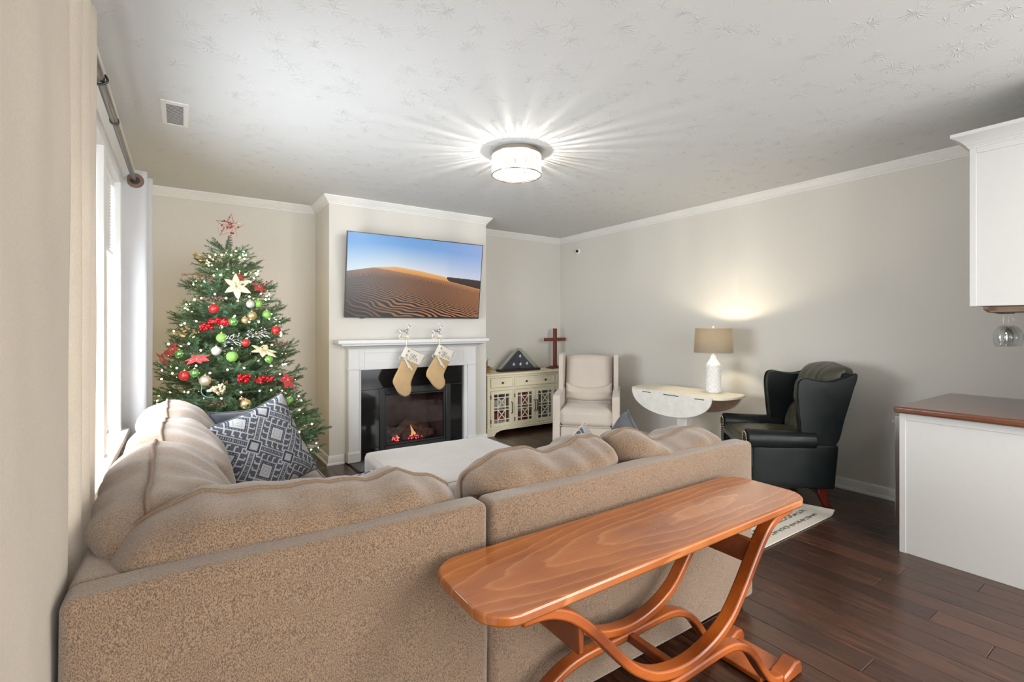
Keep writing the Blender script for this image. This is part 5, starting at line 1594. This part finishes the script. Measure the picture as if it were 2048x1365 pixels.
cdp = [(.082, 4.257, 1.060), (.113, 4.222, .983), (.112, 4.205, .929), (.14, 4.187, .896), (.189, 4.170, .891)]
obj('lead', MB().tube(cat(cdp, 6), .004, 6), plain('grey_green_lead', (.10, .17, .16), .5, .1, 0), ls, world=True, smooth=60)

# baubles
RED = mat('red_satin', (.42, .022, .022), .30); GREEN = mat('lime_satin', (.20, .42, .085), .28)
SGREEN = mat('shiny_green', (.22, .50, .16), .10, .7); SREDM = mat('shiny_red', (.50, .012, .02), .12, .6)
SILV = mat('silver_satin', (.74, .75, .74), .3, .5); CHAM = mat('champagne_glitter', (.62, .52, .38), .4, .7); GOLD = mat('gold_satin', (.60, .45, .22), .35, .7); COPP = mat('copper_satin', (.45, .25, .14), .35, .8)
def bauble(p, r, m_, label, grp, glit=False):
    t = thing('bauble', label, 'ornament', p, 0, grp)
    fn = (lambda a, z: 1 + .03 * math.sin(a * 9) * math.sin(z * 9)) if glit else None
    mb = MB(); prof = [(max(1e-4, r * math.sin(math.pi * i / 14)), -r * math.cos(math.pi * i / 14)) for i in range(15)]
    mb.lathe(prof, 22, fn=(lambda a, z: 1 + .05 * math.sin(a * 8) * math.sin(z / r * 5)) if glit else None)
    obj('ball', mb, m_, t, smooth=180)
    obj('cap', MB().lathe([(r * .24, r * .95), (r * .24, r * 1.12), (r * .1, r * 1.14), (r * .03, r * 1.15), (r * .03, r * 1.4)], 12), GOLD, t, smooth=40)
GB = 'ball ornaments on the tree'
def out(p, d=.02):     # stand proud of the foliage
    v = Vector((p[0] - TX, p[1] - TY, 0)); v.normalize(); return (p[0] + v.x * d, p[1] + v.y * d, p[2])
for p, r, m_, lab in [
    ((.203, 4.342, 1.546), .036, RED, 'satin red ball ornament just below the large cream poinsettia'),
    ((.367, 4.431, 1.795), .032, RED, 'red ball ornament just above the large cream poinsettia near the tree top'),
    ((.614, 4.387, 1.380), .035, RED, 'red glittery ball ornament at the chimney side edge of the tree'),
    ((.396, 4.259, 1.285), .030, RED, 'small red ball ornament directly above the small cream poinsettia'),
    ((.025, 4.301, 1.051), .038, RED, 'pinkish red ball ornament low on the window side of the tree'),
    ((.546, 4.375, 1.505), .034, GREEN, 'matte green ball ornament high on the chimney side of the tree'),
    ((.319, 4.295, 1.447), .033, SGREEN, 'shiny green ball ornament hanging in the upper middle of the tree'),
    ((.488, 4.369, 1.593), .030, GREEN, 'lime ball ornament tucked under the upper red poinsettia'),
    ((.245, 4.273, 1.325), .036, GREEN, 'matte lime ball ornament above the silver ball'),
    ((.307, 4.230, 1.185), .040, GREEN, 'large lime ball ornament in the middle of the tree next to the silver ball'),
    ((-.006, 4.377, 1.207), .032, SGREEN, 'shiny green ball ornament beside the red poinsettia on the window side'),
    ((.083, 4.269, 1.069), .033, SGREEN, 'shiny green ball ornament hanging beneath the big red poinsettia'),
    ((.702, 4.284, .816), .026, GREEN, 'small lime ball ornament lowest on the chimney side of the tree'),
    ((.551, 4.275, 1.151), .030, GREEN, 'lime ball ornament half hidden under the small cream poinsettia'),
    ((.211, 4.257, 1.228), .034, SILV, 'silver white ball ornament in the middle of the tree'),
    ((.144, 4.225, 1.014), .039, CHAM, 'champagne ball ornament beside the gold berry cluster'),
    ((.386, 4.148, .830), .037, GOLD, 'gold ball ornament just above the patterned pillow'),
    ((.360, 4.156, .868), .018, COPP, 'tiny copper ball ornament next to the gold ball'),
    ((.432, 4.346, 1.586), .030, SILV, 'frosted clear ball ornament under the cream poinsettia'),
    ((.441, 4.323, 1.495), .034, GOLD, 'gold filigree ball ornament in the upper middle of the tree'),
    ((.394, 4.304, 1.459), .026, GOLD, 'small gold spiky ball ornament below the filigree ball')]:
    bauble(out(p, .025), r, m_, lab, GB, 'glit' in lab or 'fili' in lab)
for p, lab in [((.150, 4.327, 1.409), 'shiny red faceted cluster ornament on the window side of the tree'),
               ((.237, 4.307, 1.447), 'shiny red beaded ornament beside the shiny green ball'),
               ((.380, 4.193, 1.018), 'shiny red beaded ornament right of the gold berry cluster'),
               ((.513, 4.219, .996), 'long shiny red beaded ornament near the lower red poinsettia')]:
    p = out(p, .012); t = thing('beaded_ornament', lab, 'ornament', p, 0, 'shiny red beaded ornaments on the tree')
    mb = MB(); r2 = random.Random(int(p[0] * 1e4))
    wd = .07 if 'long' in lab or 'beside' in lab else .042
    for k in range(16): mb.sphere((r2.uniform(-wd, wd), r2.uniform(-.015, .015), r2.uniform(-.022, .022)), r2.uniform(.012, .017), 9, 6)
    o = obj('beads', mb, SREDM, t, smooth=180); o['kind'] = 'stuff'
    obj('ribbon', MB().band([(-wd, .0, .0), (0, -.012, .006), (wd, .0, -.004)], .02, .004, (0, 0, 1)), SREDM, t)

# poinsettias: each petal a part
REDV = fabric('red_velvet', (.62, .012, .016), (.45, .006, .010), 300, bump=.1, big=.1, sheen=.4); CRM = fabric('cream_silk', (.78, .68, .47), (.68, .57, .36), 120, (1, 1, 1), .1, .6, .2, .2)
def poinsettia(p, size, m_, label, grp, tilt, roll, n=6, wide=.40):
    t = thing('poinsettia', label, 'flower', p, 0, grp)
    nr = Vector((p[0] - TX, p[1] - TY, tilt)).normalized()
    B = orient(nr, roll)
    rr = random.Random(int(size * 1000) + n)
    for k in range(n):
        a = 2 * math.pi * k / n + rr.uniform(-.2, .2); L = size * rr.uniform(.78, 1.05)
        def f(u, v, a=a, L=L):
            w_ = L * wide * math.sin(math.pi * min(1, .06 + .94 * u ** .8)) ** .9 * (2 * v - 1) * .5
            x = u * L; y = -.010 - .05 * L * math.sin(u * 2.6) + abs(2 * v - 1) * -.05 * L * (1 - u)
            return B @ Vector((x * math.cos(a) - w_ * math.sin(a), y, x * math.sin(a) + w_ * math.cos(a)))
        o = obj('petal', MB().grid(f, 9, 5), m_, t, smooth=180)
        s_ = o.modifiers.new('cloth', 'SOLIDIFY'); s_.thickness = .0015
    mb = MB()
    for k in range(7): mb.sphere(B @ Vector((rr.uniform(-.012, .012), -.018, rr.uniform(-.012, .012))), .005, 7, 5)
    o = obj('flower_centre', mb, GOLD, t, smooth=180); o['kind'] = 'stuff'
GPn = 'poinsettia flowers on the tree'
for p, s_, m_, lab, ti, ro, n in [
    ((.343, 4.390, 1.720), .120, CRM, 'large cream poinsettia flower high on the front of the tree', .1, .5, 6),
    ((.505, 4.268, 1.208), .115, CRM, 'small cream poinsettia flower half turned in the middle of the tree', .9, .1, 6),
    ((.108, 4.279, 1.160), .100, REDV, 'big red poinsettia flower on the window half of the tree', 1.1, .2, 7),
    ((-.037, 4.423, 1.229), .075, REDV, 'red poinsettia flower at the window side edge behind a shiny green ball', .3, .8, 6),
    ((-.090, 4.483, 1.175), .070, REDV, 'lowest red poinsettia flower sticking out on the window side', -.3, .3, 5),
    ((.492, 4.436, 1.721), .075, REDV, 'red poinsettia flower beside the large cream one near the tree top', .3, .5, 6),
    ((.676, 4.306, .961), .095, REDV, 'red poinsettia flower low on the chimney side of the tree', .3, 1.0, 5)]:
    poinsettia(out(p, .03), s_, m_, lab, GPn, ti, ro, n, .52 if m_ is REDV else .46)

# berry and leaf sprays
BERRY = mat('burgundy_berry', (.16, .015, .03), .3); PINKB = mat('rose_berry', (.40, .10, .11), .35); GOLDL = mat('gold_leaf', (.55, .38, .16), .35, .6); PALEG = mat('pale_gold_berry', (.66, .56, .34), .4, .25); FROST = plain('frosted_white', (.70, .72, .70), .6, .1, 0)
def spray(p, dirv, L, m_, label, kind):
    t = thing('spray', label, 'ornament', p, 0, 'berry and leaf sprays on the tree')
    d = Vector(dirv).normalized(); s = d.orthogonal().normalized(); q = d.cross(s); rr = random.Random(int(L * 999) + int(p[2] * 100))
    obj('stem', MB().tube([(0, 0, 0), d * L * .5 + Vector((0, 0, .01)), d * L], .0018, 5), STEM, t)
    mb = MB()
    n = {'berry': 15, 'leaf': 26, 'cluster': 44, 'frost': 40}[kind]
    for k in range(n):
        f = (k + .5) / n
        o = s * rr.uniform(-1, 1) + q * rr.uniform(-1, 1)
        sp = {'berry': .016, 'leaf': .035 * (1.2 - f), 'cluster': .034 * math.sin(math.pi * min(1, f + .1)), 'frost': .03}[kind]
        c = d * L * f + o * sp
        if kind == 'berry': mb.sphere(c, .0058, 7, 5)
        elif kind == 'cluster': mb.sphere(c, .0105, 8, 5)
        else:
            dd = (d + o * .8).normalized(); w_ = dd.cross(Vector((.3, .9, .2))).normalized(); l_ = .026 if kind == 'leaf' else .022; wd = .007 if kind == 'leaf' else .002
            mb.add([c, c + dd * l_ * .5 + w_ * wd, c + dd * l_, c + dd * l_ * .5 - w_ * wd], [(0, 1, 2, 3)])
    o = obj({'berry': 'berries', 'leaf': 'leaves', 'cluster': 'berries', 'frost': 'needles'}[kind], mb, m_, t, smooth=180 if kind in ('berry', 'cluster') else None, recalc=False); o['kind'] = 'stuff'
spray((.20, 4.56, 1.93), (-.95, -.2, .28), .14, GOLDL, 'gold leaf spray sticking out near the top of the tree', 'leaf')
spray((.255, 4.175, .960), (-.75, -.2, -.12), .11, PALEG, 'pale gold berry cluster in the lower middle of the tree', 'cluster')
spray((.09, 4.36, 1.375), (-1, .1, -.1), .14, GOLDL, 'gold leaf spray on the window side halfway up the tree', 'leaf')
spray((.20, 4.45, 1.79), (-1, .35, .12), .22, PINKB, 'rose berry sprig poking out to the window side near the tree top', 'berry')
spray((.50, 4.46, 1.74), (.8, -.35, .25), .13, BERRY, 'dark berry sprig poking out beside the upper red poinsettia', 'berry')
spray((.61, 4.38, 1.26), (.9, -.4, .06), .12, BERRY, 'dark berry sprig poking out on the chimney side at mid height', 'berry')
spray((.13, 4.36, 1.625), (.9, -.25, -.08), .14, PINKB, 'rose berry sprig above the upper red ball on the tree', 'berry')
spray((.17, 4.15, .845), (.9, -.1, .10), .12, PINKB, 'rose berry sprig low on the tree above the sofa cushions', 'berry')
spray((.24, 4.24, 1.290), (.8, -.3, .15), .13, FROST, 'frosted white sprig above the silver ball ornament', 'frost')
spray((.40, 4.27, 1.345), (.8, -.35, .10), .16, FROST, 'frosted white sprig beside the small red ball ornament', 'frost')

# star on top
st = thing('star_topper', 'red and gold wire star tree topper', 'tree topper', (TX - .004, TY, 2.165), R(-10))
WIREG = mat('rose_gold_wire', (.55, .36, .30), .35, .8)
sp = []
for k in range(10):
    r = .108 if k % 2 == 0 else .042; a = k * math.pi / 5 + .10
    sp.append((r * math.sin(a), r * math.cos(a) + .085))
mb = MB()
for yo in (-.016, .016): mb.tube([(x, yo * (.3 if i % 2 == 0 else 1), z) for i, (x, z) in enumerate(sp)], .0034, 6, closed=True)
rr = random.Random(2)
for k in range(34):
    i, j = rr.randrange(10), rr.randrange(10)
    a, b = sp[i], sp[j]; f = rr.uniform(.2, .6)
    mb.tube([(a[0], rr.uniform(-.01, .01), a[1]), (a[0] + (b[0] - a[0]) * f, rr.uniform(-.016, .016), a[1] + (b[1] - a[1]) * f)] if (i - j) % 10 in (1, 9, 2, 8) else [(a[0] * .4, 0, .085 + (a[1] - .085) * .4), (b[0] * .4, .01, .085 + (b[1] - .085) * .4)], .0016, 5)
obj('wire_frame', mb, WIREG, st, smooth=60)
mb = MB()
for k in range(22):
    r = .075 * math.sqrt(rr.random()); a = rr.uniform(0, 6.28); mb.sphere((r * math.sin(a), rr.uniform(-.02, -.008), r * math.cos(a) + .085), rr.choice((.004, .005, .008)), 7, 5)
o = obj('beads', mb, SREDM, st, smooth=180); o['kind'] = 'stuff'
mb = MB()
mb.tube([(.020 * (1 - .35 * k / 70) * math.cos(k * .56), .020 * (1 - .35 * k / 70) * math.sin(k * .56), -.075 + k * .085 / 70) for k in range(71)], .0028, 6)
obj('coil_base', mb, plain('dark_coil_wire', (.05, .045, .04), .4, .1, 0), st, smooth=60)
